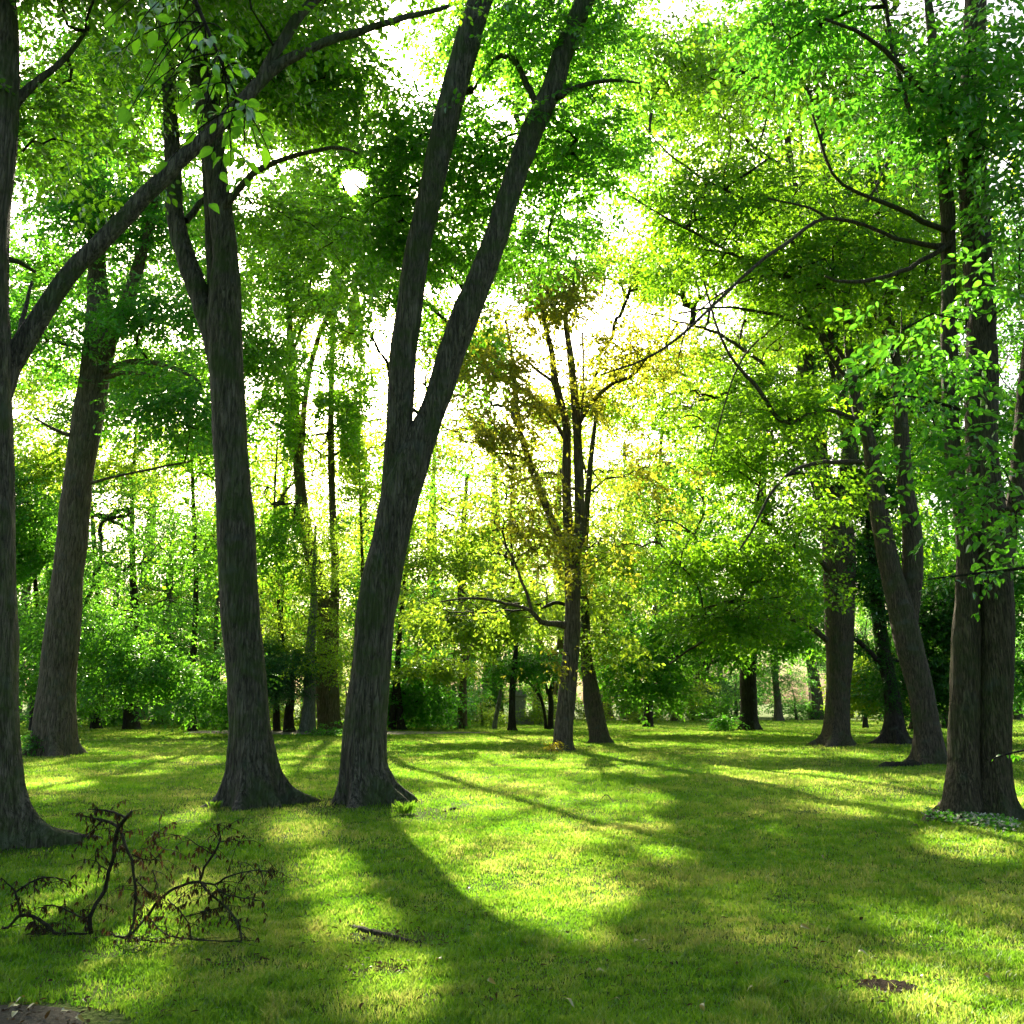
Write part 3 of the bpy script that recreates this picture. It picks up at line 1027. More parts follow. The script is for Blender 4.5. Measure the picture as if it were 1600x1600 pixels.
# 5 fork behind
root, b, skel = tree('twin_stem_tree', 'distant twin-stemmed trunk seen through the space between the two tall near trunks', 'tree', (515, 1143),
    [[(515, 1144, 40), (512, 1100, 38), (510, 1050, 37), (511, 1000, 34), (508, 960, 30), (499, 920, 27), (490, 880, 25), (480, 840, 23), (473, 800, 21), (468, 740, 18), (462, 660, 16), (455, 560, 13), (450, 450, 9), (445, 350, 6)],
     [(520, 1010, 22), (522, 960, 17), (524, 900, 14), (522, 850, 13), (519, 780, 12), (517, 680, 11), (518, 600, 9), (520, 530, 7), (530, 440, 4)],
     [(468, 720, 12, .5), (480, 600, 9, 1), (500, 520, 8, 1.4), (520, 480, 5, 2)]],
    'brown', seed=14, flare=.4, roots=5, seg=28, step=.25, burls=0,
    limbs=[[(520, 625, 6), (550, 608, 4), (590, 600, 3)], [(455, 560, 6), (480, 480, 5), (488, 400, 3)], [(462, 640, 6), (430, 560, 5), (405, 470, 3)]])
crown('crown', root, b, skel, [E(470, 430, 55, 3.6, 4, 3.5, 3), E(490, 620, 52, 3.6, 3, 3.0, 2.4), E(450, 800, 50, 2.3, 3, 3.5, 1.0), E(480, 300, 55, 3.5, 4, 3, 1.5)],
      LM['hornbeam'], BARK['dark'], K=210, per=18, padR=1.5, leaf=.19, tlen=1.0, nl=16, seed=35, clump=.45, r0=.012)

# 6 the copper maple: two trunks
root, b, skel = tree('copper_maple_tree', 'maple with golden and bronze leaves in the sun mid-lawn', 'tree', (879, 1173),
    [[(879, 1174, 34), (881, 1140, 32), (885, 1100, 31), (889, 1050, 28), (894, 1000, 26), (895, 950, 24), (895, 900, 27), (893, 860, 26), (888, 820, 17), (885, 760, 15), (885, 710, 14), (884, 660, 13), (868, 600, 12), (862, 550, 10), (850, 500, 8), (840, 430, 5)],
     [(900, 870, 18, -.1), (905, 820, 17, -.15), (905, 760, 16, -.2), (903, 700, 16, -.2), (899, 640, 14, -.2), (893, 570, 12, -.2), (886, 520, 10, -.2), (884, 495, 9, -.2), (895, 460, 6, -.2), (900, 400, 4, -.3)],
     [(890, 870, 14, .2), (874, 840, 13, .4), (853, 790, 12, .6), (830, 730, 11, .8), (812, 670, 9, 1), (805, 610, 8, 1.2), (800, 560, 6, 1.4), (790, 500, 4, 1.5)]],
    'brown', seed=15, flare=.5, roots=5, seg=36, step=.15, burls=2,
    limbs=[[(885, 978, 13), (868, 974, 10, -.2), (845, 972, 9, -.5), (830, 955, 7, -.8), (800, 945, 5, -1), (745, 935, 4, -1.4), (690, 940, 3, -1.8)],
           [(832, 958, 6, -.8), (820, 920, 5, -.7), (800, 870, 4, -.5), (785, 845, 3, -.4)],
           [(905, 660, 9, -.2), (920, 635, 8, -.6), (950, 603, 7, -1), (985, 588, 6, -1.4), (1010, 560, 4, -1.8)],
           [(884, 500, 7, -.2), (865, 482, 6, 0), (850, 440, 4, .2)],
           [(884, 690, 7, .1), (860, 650, 6, .4), (820, 610, 6, .8), (775, 590, 5, 1.2), (755, 560, 3, 1.4)],
           [(868, 600, 6, .1), (830, 570, 5, .5), (800, 540, 3, .8)],
           [(905, 690, 5, -.2), (912, 600, 4, 0), (910, 520, 3, .2)]])
crown('crown', root, b, skel, [E(740, 690, 33, 1.9, 2, 2.0, 2.2), E(800, 570, 33, 2.2, 2, 2.0, 2.4), E(880, 640, 33, 1.6, 1.6, 1.6, 1.0), E(990, 540, 32, 1.7, 2, 1.1, 1.4), E(860, 460, 33, 2.4, 2, 1.3, 1.6), E(790, 760, 33, 1.4, 1.6, 1.4, 1.2),
      E(840, 850, 31.5, 1.5, 1.3, 1.0, .7), E(940, 850, 33, .9, 1.2, 1.4, .9), E(850, 1030, 31.8, .9, .8, .5, .15), E(1000, 740, 33, 1.8, 2, 1.3, 1.0)],
      LM['bronze'], BARK['dark'], K=210, per=10, padR=1.0, leaf=.14, tlen=.6, nl=12, seed=36, clump=.40, r0=.007, slack=.9)

root, b, skel = tree('slanting_maple_tree', 'slim mossy trunk slanting up behind the copper maple to meet it', 'tree', (936, 1161),
    [[(936, 1162, 34), (934, 1140, 31), (926, 1100, 32), (921, 1060, 26), (916, 1020, 18), (914, 960, 15), (911, 900, 13), (914, 840, 12), (918, 780, 10), (925, 700, 8), (935, 620, 5)]],
    'fine', seed=16, flare=.35, roots=4, seg=28, step=.2, burls=0)
crown('crown', root, b, skel, [E(930, 860, 39, 2.0, 2, 2.2, 2), E(880, 780, 40, 2, 2, 1.6, 1), E(950, 1010, 39, 1.0, 1, 1.2, .5), E(790, 930, 36, 2.6, 2, 1.1, 2.4), E(700, 960, 37, 2.0, 2, .9, 1.2)],
      LM['bright'], BARK['dark'], K=95, per=12, padR=1.0, leaf=.15, tlen=.7, nl=12, seed=37, clump=.4)

# 7 the lime behind the maple with sunlit low boughs
root, b, skel = tree('lime_tree', 'upright trunk on the far side of the lawn under glowing yellow-green boughs', 'tree', (722, 1139),
    [[(722, 1140, 17), (723, 1090, 14), (723, 1060, 13), (726, 1030, 14), (722, 980, 12), (720, 900, 11), (724, 820, 9), (730, 740, 6)],
     [(725, 1040, 9), (735, 1015, 8, .5), (750, 990, 7, 1), (770, 960, 4, 1.5)]],
    'brown', seed=18, flare=.4, seg=20, step=.3, burls=1)
crown('crown', root, b, skel, [E(700, 870, 52, 2.8, 3, 3.2, 2.4), E(770, 960, 44, 4.0, 2.5, 1.4, 3), E(690, 960, 46, 3.0, 2.5, 1.6, 2.4), E(800, 820, 56, 4, 3, 2.6, 2.2), E(720, 770, 56, 4, 3, 1.8, 1.3), E(700, 1030, 57, 2.6, 2, 1.0, 1)],
      LM['bright'], BARK['dark'], K=150, per=15, padR=1.3, leaf=.2, tlen=1.0, nl=15, seed=38, clump=.46, r0=.01, slack=.85, droop=.05, flat=.12)

# 8 squat dark trunk
root, b, skel = tree('spreading_beech_tree', 'short thick dark trunk right of the maple, its wide boughs hanging low', 'tree', (1170, 1141),
    [[(1170, 1142, 36), (1170, 1120, 29), (1170, 1090, 27), (1169, 1050, 26), (1170, 1010, 27), (1178, 960, 24), (1185, 900, 20), (1190, 800, 14), (1195, 700, 9), (1200, 560, 5)],
     [(1168, 1025, 14), (1150, 1000, 12, -.5), (1130, 960, 10, -1), (1100, 900, 7, -2), (1080, 840, 4, -3)]],
    'dark', seed=20, flare=.6, seg=32, step=.25, burls=1,
    limbs=[[(1165, 1035, 10, -.5), (1148, 1026, 9, -1), (1125, 1030, 7, -1.6), (1095, 1042, 5, -2.4), (1060, 1045, 3, -3)]])
crown('crown', root, b, skel, [E(1090, 960, 52, 5.4, 3.5, 2.6, 4), E(1180, 880, 55, 5, 4, 3.5, 4), E(1010, 1020, 51, 2.4, 2.4, 2.2, 1.6), E(1220, 960, 54, 2.8, 3, 2.2, 1.6), E(1000, 900, 54, 3, 3, 3, 1.8), E(1100, 760, 56, 4.5, 4, 3, 2.4), E(1010, 1080, 50, 1.4, 1.4, 1.2, .6)],
      LM['beech'], BARK['dark'], K=250, per=15, padR=1.3, leaf=.19, tlen=1.0, nl=16, seed=39, clump=.42, r0=.012, flat=.16)

# 9 grooved trunk
root, b, skel = tree('grooved_beech_tree', 'smooth straight trunk with a long vertical groove, left of the curved trunk on the right', 'tree', (1306, 1165),
    [[(1306, 1167, 52), (1307, 1145, 44), (1308, 1110, 38), (1309, 1075, 38), (1311, 1019, 43), (1311, 934, 49), (1311, 880, 51), (1310, 840, 50), (1312, 800, 42), (1322, 760, 30), (1328, 700, 26), (1320, 640, 24), (1306, 575, 22), (1290, 520, 20), (1270, 430, 17), (1252, 355, 15), (1235, 260, 12), (1225, 150, 9), (1215, 20, 6)],
     [(1303, 850, 38, .1), (1293, 780, 34, .2), (1275, 720, 32, .3), (1262, 650, 32, .4), (1258, 600, 28, .5), (1262, 520, 18, .7), (1280, 420, 13, 1), (1300, 300, 9, 1.3)]],
    'fine', seed=21, flare=.95, roots=6, seg=56, step=.12, flute=.07, burls=2,
    limbs=[[(1292, 890, 9, -.3), (1270, 862, 8, -.8), (1240, 854, 7, -1.4), (1205, 860, 6, -2), (1160, 872, 5, -2.8), (1125, 880, 3, -3.2)],
           [(1292, 1000, 10, -.3), (1262, 975, 9, -.8), (1228, 955, 8, -1.3), (1190, 943, 7, -2), (1140, 940, 6, -2.6), (1090, 955, 5, -3.2), (1055, 972, 3, -3.6)],
           [(1262, 975, 7, -.8), (1225, 966, 6, -1.2), (1180, 972, 5, -1.8), (1130, 985, 5, -2.2), (1085, 1010, 4, -2.6), (1045, 1038, 3, -3)],
           [(1248, 700, 14, -.2), (1220, 665, 13, -.6), (1190, 640, 10, -1), (1150, 590, 6, -1.4)],
           [(1255, 640, 8, -.2), (1230, 600, 7, -.6), (1180, 560, 6, -1), (1120, 520, 5, -1.5), (1050, 500, 3, -2)]])
crown('crown', root, b, skel, [E(1150, 640, 35, 4.0, 3.5, 2.6, 4.5), E(1240, 380, 36, 4.6, 4, 3.6, 5), E(1060, 420, 35, 2.4, 3, 3.0, 2.5), E(1110, 860, 33.5, 3.6, 2.5, 1.5, 2.4), E(1180, 960, 33.5, 2.4, 2, .9, 1.4), E(1100, 150, 36, 3.6, 4, 3.2, 3), E(1240, 60, 36, 5, 5, 3.5, 2.4), E(1220, 780, 34.5, 2, 2, 1.6, 1.2)],
      LM['maple'], BARK['dark'], K=340, per=14, padR=1.15, leaf=.14, tlen=.8, nl=15, seed=40, clump=.42, r0=.014, flat=.16)

# 10 ivy trunk
root, b, skel = tree('ivy_clad_tree', 'dark slanting trunk wrapped in ivy between the grooved trunk and the curved trunk', 'tree', (1399, 1163),
    [[(1399, 1165, 46), (1398, 1140, 36), (1396, 1103, 28), (1389, 1061, 23), (1380, 1019, 23), (1372, 960, 22), (1366, 900, 20), (1362, 840, 18), (1362, 760, 17), (1366, 680, 16), (1378, 600, 18), (1382, 540, 17), (1378, 480, 14), (1372, 400, 10), (1365, 280, 7)]],
    'dark', seed=22, flare=.9, seg=36, step=.2, burls=1,
    limbs=[[(1372, 1035, 10, -.2), (1355, 1015, 9, -.5), (1338, 1000, 8, -1), (1310, 990, 6, -1.5)],
           [(1365, 870, 7), (1345, 850, 6, -.4), (1325, 838, 5, -.8)]])
ivy_b = b
crown('crown', root, b, skel, [E(1370, 560, 38, 2.6, 3, 4.0, 3), E(1480, 960, 40, 1.7, 2, 3.0, 2.6), E(1440, 1040, 41, 1.6, 1.5, 2.0, 1.4), E(1340, 930, 38.5, .9, 1.2, 2.2, 1), E(1360, 300, 38, 3, 3, 3, 2), E(1345, 780, 38.5, 1.4, 1.6, 2.0, 1.2)],
      LM['dark'], BARK['dark'], K=300, per=15, padR=1.0, leaf=.14, tlen=.7, nl=16, seed=41, clump=.38, r0=.008)
rs = np.random.default_rng(77)
n = 900
pts, rad = px_path([(1396, 1103, 28), (1389, 1061, 23), (1380, 1019, 23), (1372, 960, 22), (1366, 900, 20), (1362, 840, 18), (1362, 760, 17)], ivy_b[1])
p, r = resample(pts, rad, .1)
k = rs.integers(0, len(p), n)
a = rs.uniform(0, 6.28, n)
pos = p[k] + np.stack([np.cos(a), np.sin(a), np.zeros(n)], 1) * (r[k] * 0.95)[:, None]
g = Geo()
sprays(g, pos, a, rs.normal(.9, .4, n), rs.uniform(.35, .7, n), templates('quad', .14, .7, 16), rs)
V, polys, R = g.out()
link('ivy', mesh('ivy', V, polys, LM['dark'], ivy_b, R), root)

# 11 curved trunk
root, b, skel = tree('curved_maple_tree', 'pale brown trunk curving up leftwards and forking, directly left of the biggest right-hand trunk', 'tree', (1452, 1193),
    [[(1452, 1195, 54), (1450, 1165, 48), (1447, 1131, 44), (1437, 1075, 43), (1423, 1019, 44), (1410, 962, 43), (1401, 925, 40), (1389, 880, 34), (1381, 840, 32), (1372, 790, 29), (1365, 740, 27), (1358, 690, 22), (1340, 640, 17), (1328, 560, 14), (1320, 470, 12), (1310, 380, 10), (1290, 250, 8), (1275, 120, 5)],
     [(1418, 990, 30, .1), (1424, 930, 30, .1), (1426, 880, 31, .1), (1424, 820, 29, .1), (1416, 770, 26, .1), (1410, 700, 24, .1), (1405, 620, 20, .1), (1395, 540, 17, .2), (1388, 470, 15, .2), (1400, 380, 12, .3), (1430, 260, 9, .5), (1440, 100, 6, .8)]],
    'fine', seed=24, flare=.65, seg=56, step=.1, roots=6, flute=.05, burls=3,
    limbs=[[(1345, 722, 9, -.1), (1330, 722, 8, -.3), (1290, 722, 7, -.8), (1245, 732, 6, -1.4), (1205, 770, 5, -2), (1180, 820, 4, -2.3), (1155, 860, 3, -2.5)],
           [(1395, 560, 7, .1), (1370, 500, 7, -.3), (1350, 440, 6, -.6), (1300, 420, 5, -1)],
           [(1400, 640, 7, .1), (1430, 590, 7, 0), (1470, 540, 6, 0), (1510, 510, 4, 0)],
           [(1328, 570, 8), (1290, 530, 7, -.6), (1220, 495, 6, -1.2), (1130, 480, 4, -2), (1060, 490, 3, -2.4)],
           [(1318, 460, 8), (1270, 440, 7, -1), (1200, 428, 6, -1.6), (1150, 400, 5, -2), (1100, 372, 4.5, -2.2), (1040, 340, 3.5, -2.4), (975, 300, 2.5, -2.6)],
           [(1310, 370, 8), (1290, 280, 7, -.8), (1276, 175, 6, -1.2), (1240, 100, 5, -1.5), (1205, 30, 4, -1.8), (1190, -40, 3, -2)],
           [(1322, 500, 7), (1270, 420, 5.5, -1), (1200, 335, 5, -1.6), (1110, 285, 4, -2), (1045, 240, 3, -2.2), (1005, 195, 2, -2.4)],
           [(1345, 660, 9), (1290, 640, 8, -1), (1225, 660, 8, -1.5), (1180, 600, 7, -1.8), (1150, 570, 5, -2), (1120, 510, 4, -2.2), (1100, 440, 3, -2.3)],
           [(1315, 420, 6), (1350, 330, 5, -.8), (1390, 240, 5, -1.2), (1400, 130, 4, -1.5), (1380, 30, 3, -1.7)],
           [(1395, 540, 7, .1), (1440, 470, 6, -.6), (1450, 370, 5, -1), (1430, 280, 4, -1.2), (1440, 180, 3, -1.4)],
           [(1268, 440, 4, -1), (1220, 500, 3.5, -1.4), (1160, 560, 3, -1.8), (1130, 640, 2.5, -2), (1110, 720, 2, -2.1)],
           [(1200, 428, 3.5, -1.6), (1140, 450, 3, -2), (1080, 500, 2.5, -2.2), (1060, 560, 2, -2.3)],
           [(1330, 600, 7), (1300, 560, 6, -.6), (1230, 440, 5, -1.2), (1150, 400, 4, -2), (1100, 390, 3, -2.4)]])
crown('crown', root, b, skel, [E(1290, 400, 25, 3.2, 3, 2.8, 4.5), E(1130, 280, 25, 2.4, 2.6, 2.6, 3.4), E(1440, 450, 27, 2.2, 2.5, 3.6, 3.2), E(1320, 100, 26, 4.2, 3.5, 2.4, 4), E(1310, 770, 24.5, 1.1, 1.2, .7, 1.1), E(1230, 620, 25.5, 1.6, 1.6, 1.0, 1.2), E(1340, -180, 26, 5, 5, 2.6, 2.4), E(1030, 90, 26, 1.6, 2, 1.8, 1.4)],
      LM['maple'], BARK['dark'], K=340, per=13, padR=.95, leaf=.12, tlen=.65, nl=15, seed=42, clump=.42, r0=.012, flat=.16)

# 12 the big trunk on the right
root, b, skel = tree('fused_beech_tree', 'huge dark trunk on the right, two stems grown together above white blossom', 'tree', (1528, 1284),
    [[(1556, 1290, 74, .0), (1552, 1240, 60), (1552, 1180, 55), (1553, 1120, 56), (1555, 1040, 58), (1556, 960, 58), (1554, 880, 54), (1548, 820, 52), (1540, 760, 50), (1534, 700, 48), (1534, 600, 50), (1534, 500, 44), (1528, 400, 46), (1522, 300, 46), (1518, 220, 44), (1520, 100, 38), (1525, 0, 34), (1530, -300, 22)],
     [(1500, 1300, 84, -.05), (1503, 1270, 70, -.04), (1504, 1240, 60, -.03), (1507, 1180, 50), (1508, 1080, 46), (1510, 1000, 44), (1512, 930, 38), (1511, 860, 32), (1504, 800, 28), (1494, 740, 26), (1488, 680, 26), (1484, 600, 26), (1482, 520, 24), (1482, 430, 22), (1480, 330, 22), (1474, 260, 20), (1460, 100, 15), (1440, -100, 10)],
     [(1560, 940, 34, .1), (1575, 840, 30, .2), (1590, 760, 30, .3), (1600, 650, 28, .3), (1612, 520, 24, .3)]],
    'fine', seed=26, flare=.85, roots=7, seg=72, step=.06, flute=.05, burls=2,
    limbs=[[(1480, 385, 12, -.1), (1445, 383, 9, -.4), (1400, 372, 7, -.8), (1350, 352, 6, -1.2), (1290, 340, 6, -1.6), (1240, 372, 6, -2), (1180, 415, 5.5, -2.4), (1120, 472, 5, -2.8), (1060, 528, 4.5, -3.1), (1010, 560, 4, -3.4), (940, 585, 3, -3.8)],
           [(1290, 340, 5, -1.6), (1265, 325, 4, -1.8), (1200, 310, 3, -2.2)],
           [(1485, 380, 10, -.1), (1440, 410, 8, -.5), (1390, 430, 7, -.8), (1330, 442, 6, -1.2), (1290, 432, 4, -1.6)],
           [(1478, 360, 10, -.1), (1440, 345, 9, -.5), (1400, 325, 8, -.8), (1340, 300, 6, -1.3), (1300, 270, 5, -1.6), (1270, 180, 4, -2)],
           [(1500, 620, 12, -.2), (1455, 650, 9, -.5), (1410, 600, 7, -.8), (1380, 540, 5, -1)],
           [(1560, 800, 10, -.2), (1580, 795, 10, -.4), (1610, 790, 9, -.6)],
           [(1540, 250, 14, -.2), (1490, 180, 11, -.6), (1420, 120, 9, -1), (1360, 60, 7, -1.4), (1290, 30, 5, -1.8)],
           [(1480, 300, 9, -.2), (1430, 190, 8, -.5), (1400, 100, 7, -.7), (1380, -20, 5, -1)]])
crown('crown', root, b, skel, [E(1500, 120, 12.8, 1.7, 1.8, 1.5, 2.4), E(1300, 40, 13.5, 1.7, 1.6, 1.1, 1.6), E(1570, 560, 11.8, .6, .7, 1.9, .35), E(1430, 620, 11.6, .8, .6, 1.2, .4), E(1560, 780, 11.9, .6, .6, .9, .4), E(1480, -200, 13, 3, 3, 1.5, 1.5), E(1600, 300, 12.5, 1, 1.2, 1.6, 1)],
      LM['elm'], BARK['dark'], K=150, per=9, padR=.6, seed=43, clump=.38, r0=.0045, kind='hex', leaf=.095, tlen=.42, nl=11, side=1)
b12, r12 = b, root
# ------------------------------------------------------------------ middle-distance masses of foliage (each tree by itself)
def simple_tree(name, label, basepx, trunkw, hpx, lean, vols, lm, bark='dark', K=120, per=15, padR=1.4, leaf=.2, tlen=1.0, nl=15, seed=1, group=None, slack=1.0, clump=.42, stems=None, flat=.2, droop=.15, r0=.011):
    x, y = basepx
    st = stems or [[(x, y + 1, trunkw * 1.25), (x + lean * .1, y - (y - hpx) * .12, trunkw), (x + lean * .2 + 5, y - (y - hpx) * .3, trunkw * .7), (x + lean * .7 - 6, y - (y - hpx) * .65, trunkw * .35), (x + lean, hpx, trunkw * .2)]]
    root, b, skel = tree(name, label, 'tree', basepx, st, bark, group, seed=seed, flare=.45, seg=20, step=.35, burls=0, roots=4, skel_from=2.0)
    crown('crown', root, b, skel, vols, lm, BARK['dark'], K=K, per=per, padR=padR, leaf=leaf, tlen=tlen, nl=nl, seed=seed + 50, clump=clump, slack=slack, flat=flat, droop=droop, r0=r0)
    return root


simple_tree('weeping_beech_tree', 'dense green tree with boughs hanging to the ground right of the second trunk', (205, 1140), 22, 640, 10,
            [E(235, 1020, 47, 4.0, 3, 2.6, 3.4), E(190, 930, 50, 4.5, 4, 3.0, 3.4), E(300, 1060, 46, 2.2, 2, 1.7, 1.7), E(150, 1020, 50, 3, 3, 2.5, 2), E(280, 880, 50, 3.0, 3, 2.6, 2.0), E(220, 780, 54, 5, 4, 2.5, 2)],
            LM['beech'], K=200, per=14, padR=1.15, leaf=.16, tlen=.9, seed=61, flat=.12)
simple_tree('tall_lime_tree', 'sunlit yellow-green tree filling the space behind the second trunk', (150, 1139), 13, 450, -10,
            [E(100, 720, 58, 5, 4, 3.2, 3), E(260, 700, 60, 4.5, 4, 2.6, 2.6), E(60, 600, 60, 4, 4, 3, 2), E(200, 580, 60, 4, 4, 2.4, 1.6)],
            LM['bright'], K=170, per=14, seed=62, slack=0.8)
simple_tree('shady_beech_tree', 'dark leafy tree low behind the leftmost trunk', (55, 1142), 16, 700, 6,
            [E(50, 900, 56, 3.5, 3, 4.0, 3), E(75, 1020, 54, 2.6, 2.4, 2.0, 1.6), E(30, 780, 56, 3, 3, 2.5, 1.4), E(110, 1060, 60, 2.5, 2, 2, 1)],
            LM['beech'], K=150, per=16, seed=63)
simple_tree('pale_lime_tree', 'light green tree between the tall straight trunk and the twin-stemmed trunk', (432, 1144), 10, 640, 4,
            [E(410, 760, 60, 3.6, 3, 3.0, 2), E(560, 860, 62, 2.6, 3, 3.0, 2), E(440, 920, 60, 2.2, 2.5, 2.2, 1.4), E(560, 700, 60, 3.6, 3, 2.0, 1.0)],
            LM['bright'], K=75, per=15, seed=64, slack=0.7)
simple_tree('cedar_tree', 'bluish green layered boughs just right of the tall straight trunk', (452, 1145), 16, 900, -8,
            [E(440, 1045, 52, 1.5, 1.5, 1.2, 1.6), E(415, 1000, 53, 1.6, 1.5, 1.2, 1.0), E(400, 1080, 54, 1.2, 1.2, .6, .5)],
            LM['blue'], K=70, per=14, padR=.9, leaf=.12, tlen=.8, nl=20, seed=65, flat=.08)
simple_tree('young_hornbeam_tree', 'slim leafy tree whose foliage hangs behind the fork of the leaning trunk', (627, 1141), 11, 560, 14,
            [E(650, 760, 58, 2.6, 3, 2.6, 1.6), E(600, 900, 60, 2.4, 2.5, 3, 1.2), E(640, 1060, 60, 1.9, 1.8, 1.9, 2.2), E(690, 640, 60, 2.4, 3, 2.6, 1)],
            LM['elm'], K=110, per=15, seed=66, slack=0.6,
            stems=[[(627, 1142, 15), (624, 1100, 10), (621, 1050, 9), (628, 950, 7), (640, 800, 5), (645, 600, 2)], [(612, 1141, 13, .2), (616, 1090, 10, .1), (620, 1050, 8), (622, 1000, 6)]])
simple_tree('tall_maple_tree', 'tall bright green tree rising behind the boughs left of the grooved trunk', (1012, 1136), 14, 420, 40,
            [E(1060, 620, 60, 4, 4, 4, 2.2), E(1130, 720, 62, 5, 4, 4, 2.4), E(1000, 800, 62, 3, 3, 3, 1.4), E(1020, 930, 60, 2.5, 3, 2.5, 1.0)],
            LM['bright'], K=110, per=16, seed=67, slack=0.8)
simple_tree('dense_hornbeam_tree', 'deep green tree filling the gap left of the huge right-hand trunk', (1480, 1139), 16, 380, -10,
            [E(1480, 900, 56, 2.4, 3, 4.5, 3), E(1470, 700, 56, 4, 3.5, 4.0, 3), E(1400, 560, 58, 4, 4, 4, 2.4), E(1470, 1050, 54, 1.6, 1.6, 1.6, 1)],
            LM['beech'], K=150, per=16, seed=68)
simple_tree('edge_hornbeam_tree', 'green tree half cut off by the right edge behind the huge trunk', (1640, 1150), 34, 420, -10,
            [E(1600, 900, 42, 2.4, 2.5, 3.5, 3), E(1620, 650, 42, 3, 3, 4.0, 3), E(1590, 400, 42, 3, 3, 3.5, 2), E(1600, 1040, 41, 1.4, 1.5, 1.2, .8)],
            LM['elm'], K=140, per=15, padR=1.2, leaf=.16, tlen=.8, seed=69)
simple_tree('golden_hazel_tree', 'small sunlit golden tree low between the grooved trunk and the ivy-clad trunk', (1352, 1138), 8, 960, 4,
            [E(1350, 1070, 55, 1.6, 1.5, 1.3, 2), E(1345, 1020, 55, 1.3, 1.5, 1.2, 1), E(1385, 1085, 56, 1.0, 1, .9, .7)],
            LM['bright'], K=60, per=14, padR=.8, leaf=.16, tlen=.7, seed=70, slack=0.6)
simple_tree('upper_maple_tree', 'wide maple high on the right whose leaves glow lime green above the grooved trunk', (1308, 1151), 18, 60, -60,
            [E(1230, 300, 44, 5, 4, 4, 3.4), E(1090, 560, 44, 3.4, 3.5, 3, 2.4), E(1380, 300, 46, 4, 4, 5, 3), E(1080, 200, 46, 3.5, 4, 4, 2.2), E(1500, 250, 46, 4, 4, 5, 2.4), E(1240, 600, 45, 3.4, 3, 3, 2.0)],
            LM['bright'], K=170, per=14, padR=1.25, leaf=.17, tlen=.85, seed=71, slack=1)
simple_tree('left_upper_hornbeam_tree', 'green crown high at upper left behind the second trunk', (388, 1153), 18, 100, -40,
            [E(120, 180, 42, 4.5, 4, 4, 2.6), E(300, 380, 42, 3.5, 4, 3.5, 2.2), E(400, 120, 44, 4, 4, 4, 2.2), E(60, 450, 42, 3, 3, 3, 1.6), E(400, 560, 44, 2.2, 3, 2.6, 1.2), E(510, 330, 44, 2.2, 3, 2.4, 1.0)],
            LM['hornbeam'], K=210, per=16, padR=1.25, leaf=.17, tlen=.85, seed=72)

simple_tree('back_lime_tree', 'pale sunlit tree whose thin foliage shows left of the leaning forked trunk', (560, 1142), 8, 420, 10,
            [E(560, 680, 56, 3.0, 3, 3.0, 2), E(540, 480, 56, 3.0, 3, 3, 2.2), E(640, 600, 56, 3, 3, 3, 1.8), E(600, 800, 56, 2.4, 2.4, 2.4, 1.4), E(430, 640, 56, 3, 3, 3, 1.6)],
            LM['bright'], K=200, per=14, seed=73, slack=0.85)
simple_tree('centre_lime_tree', 'glowing yellow-green tree directly behind the copper maple', (800, 1142), 11, 640, 6,
            [E(800, 760, 60, 3.4, 3, 2.0, 2), E(760, 860, 60, 4, 3, 2.4, 2.2), E(900, 840, 62, 3.4, 3, 3, 2.2), E(960, 740, 62, 3, 3, 2, 2.0), E(880, 640, 62, 5, 3, 3.4, 3), E(950, 400, 62, 4, 3, 3.4, 1.6), E(700, 520, 62, 4, 3, 3.4, 1.8), E(760, 680, 62, 3, 3, 2.4, 1.4), E(980, 600, 62, 3, 3, 2.6, 1.8), E(1000, 430, 60, 3, 3, 3, 1.8), E(850, 940, 62, 3, 3, 1.6, 1.2)],
            LM['bright'], K=400, per=13, seed=74, slack=0.8)
simple_tree('left_back_beech_tree', 'green tree far behind the straight trunk, its crown rising above the weeping beech', (300, 1143), 11, 360, 6,
            [E(260, 560, 54, 4, 4, 3, 2.4), E(380, 700, 54, 3.4, 3, 3, 2.2), E(330, 850, 54, 3, 3, 2.4, 1.6), E(420, 420, 56, 3, 3, 3, 1.8), E(130, 620, 54, 3, 3, 2.4, 1.4)],
            LM['hornbeam'], K=220, per=13, seed=75, slack=0.8)
simple_tree('right_back_maple_tree', 'green maple far behind the curved trunk, seen between its two stems', (1430, 1141), 14, 260, -8,
            [E(1400, 640, 52, 4, 4, 4, 2.6), E(1300, 500, 52, 4, 4, 4, 2.6), E(1480, 480, 52, 4, 4, 4, 2.4), E(1220, 480, 54, 3.4, 3, 3, 1.8), E(1400, 850, 52, 3, 3, 3, 2), E(1300, 240, 52, 4, 4, 4, 2.2), E(1480, 150, 52, 4, 4, 4, 2.2), E(1130, 60, 54, 4, 4, 4, 1.8)],
            LM['maple'], K=210, per=14, seed=76, slack=1)
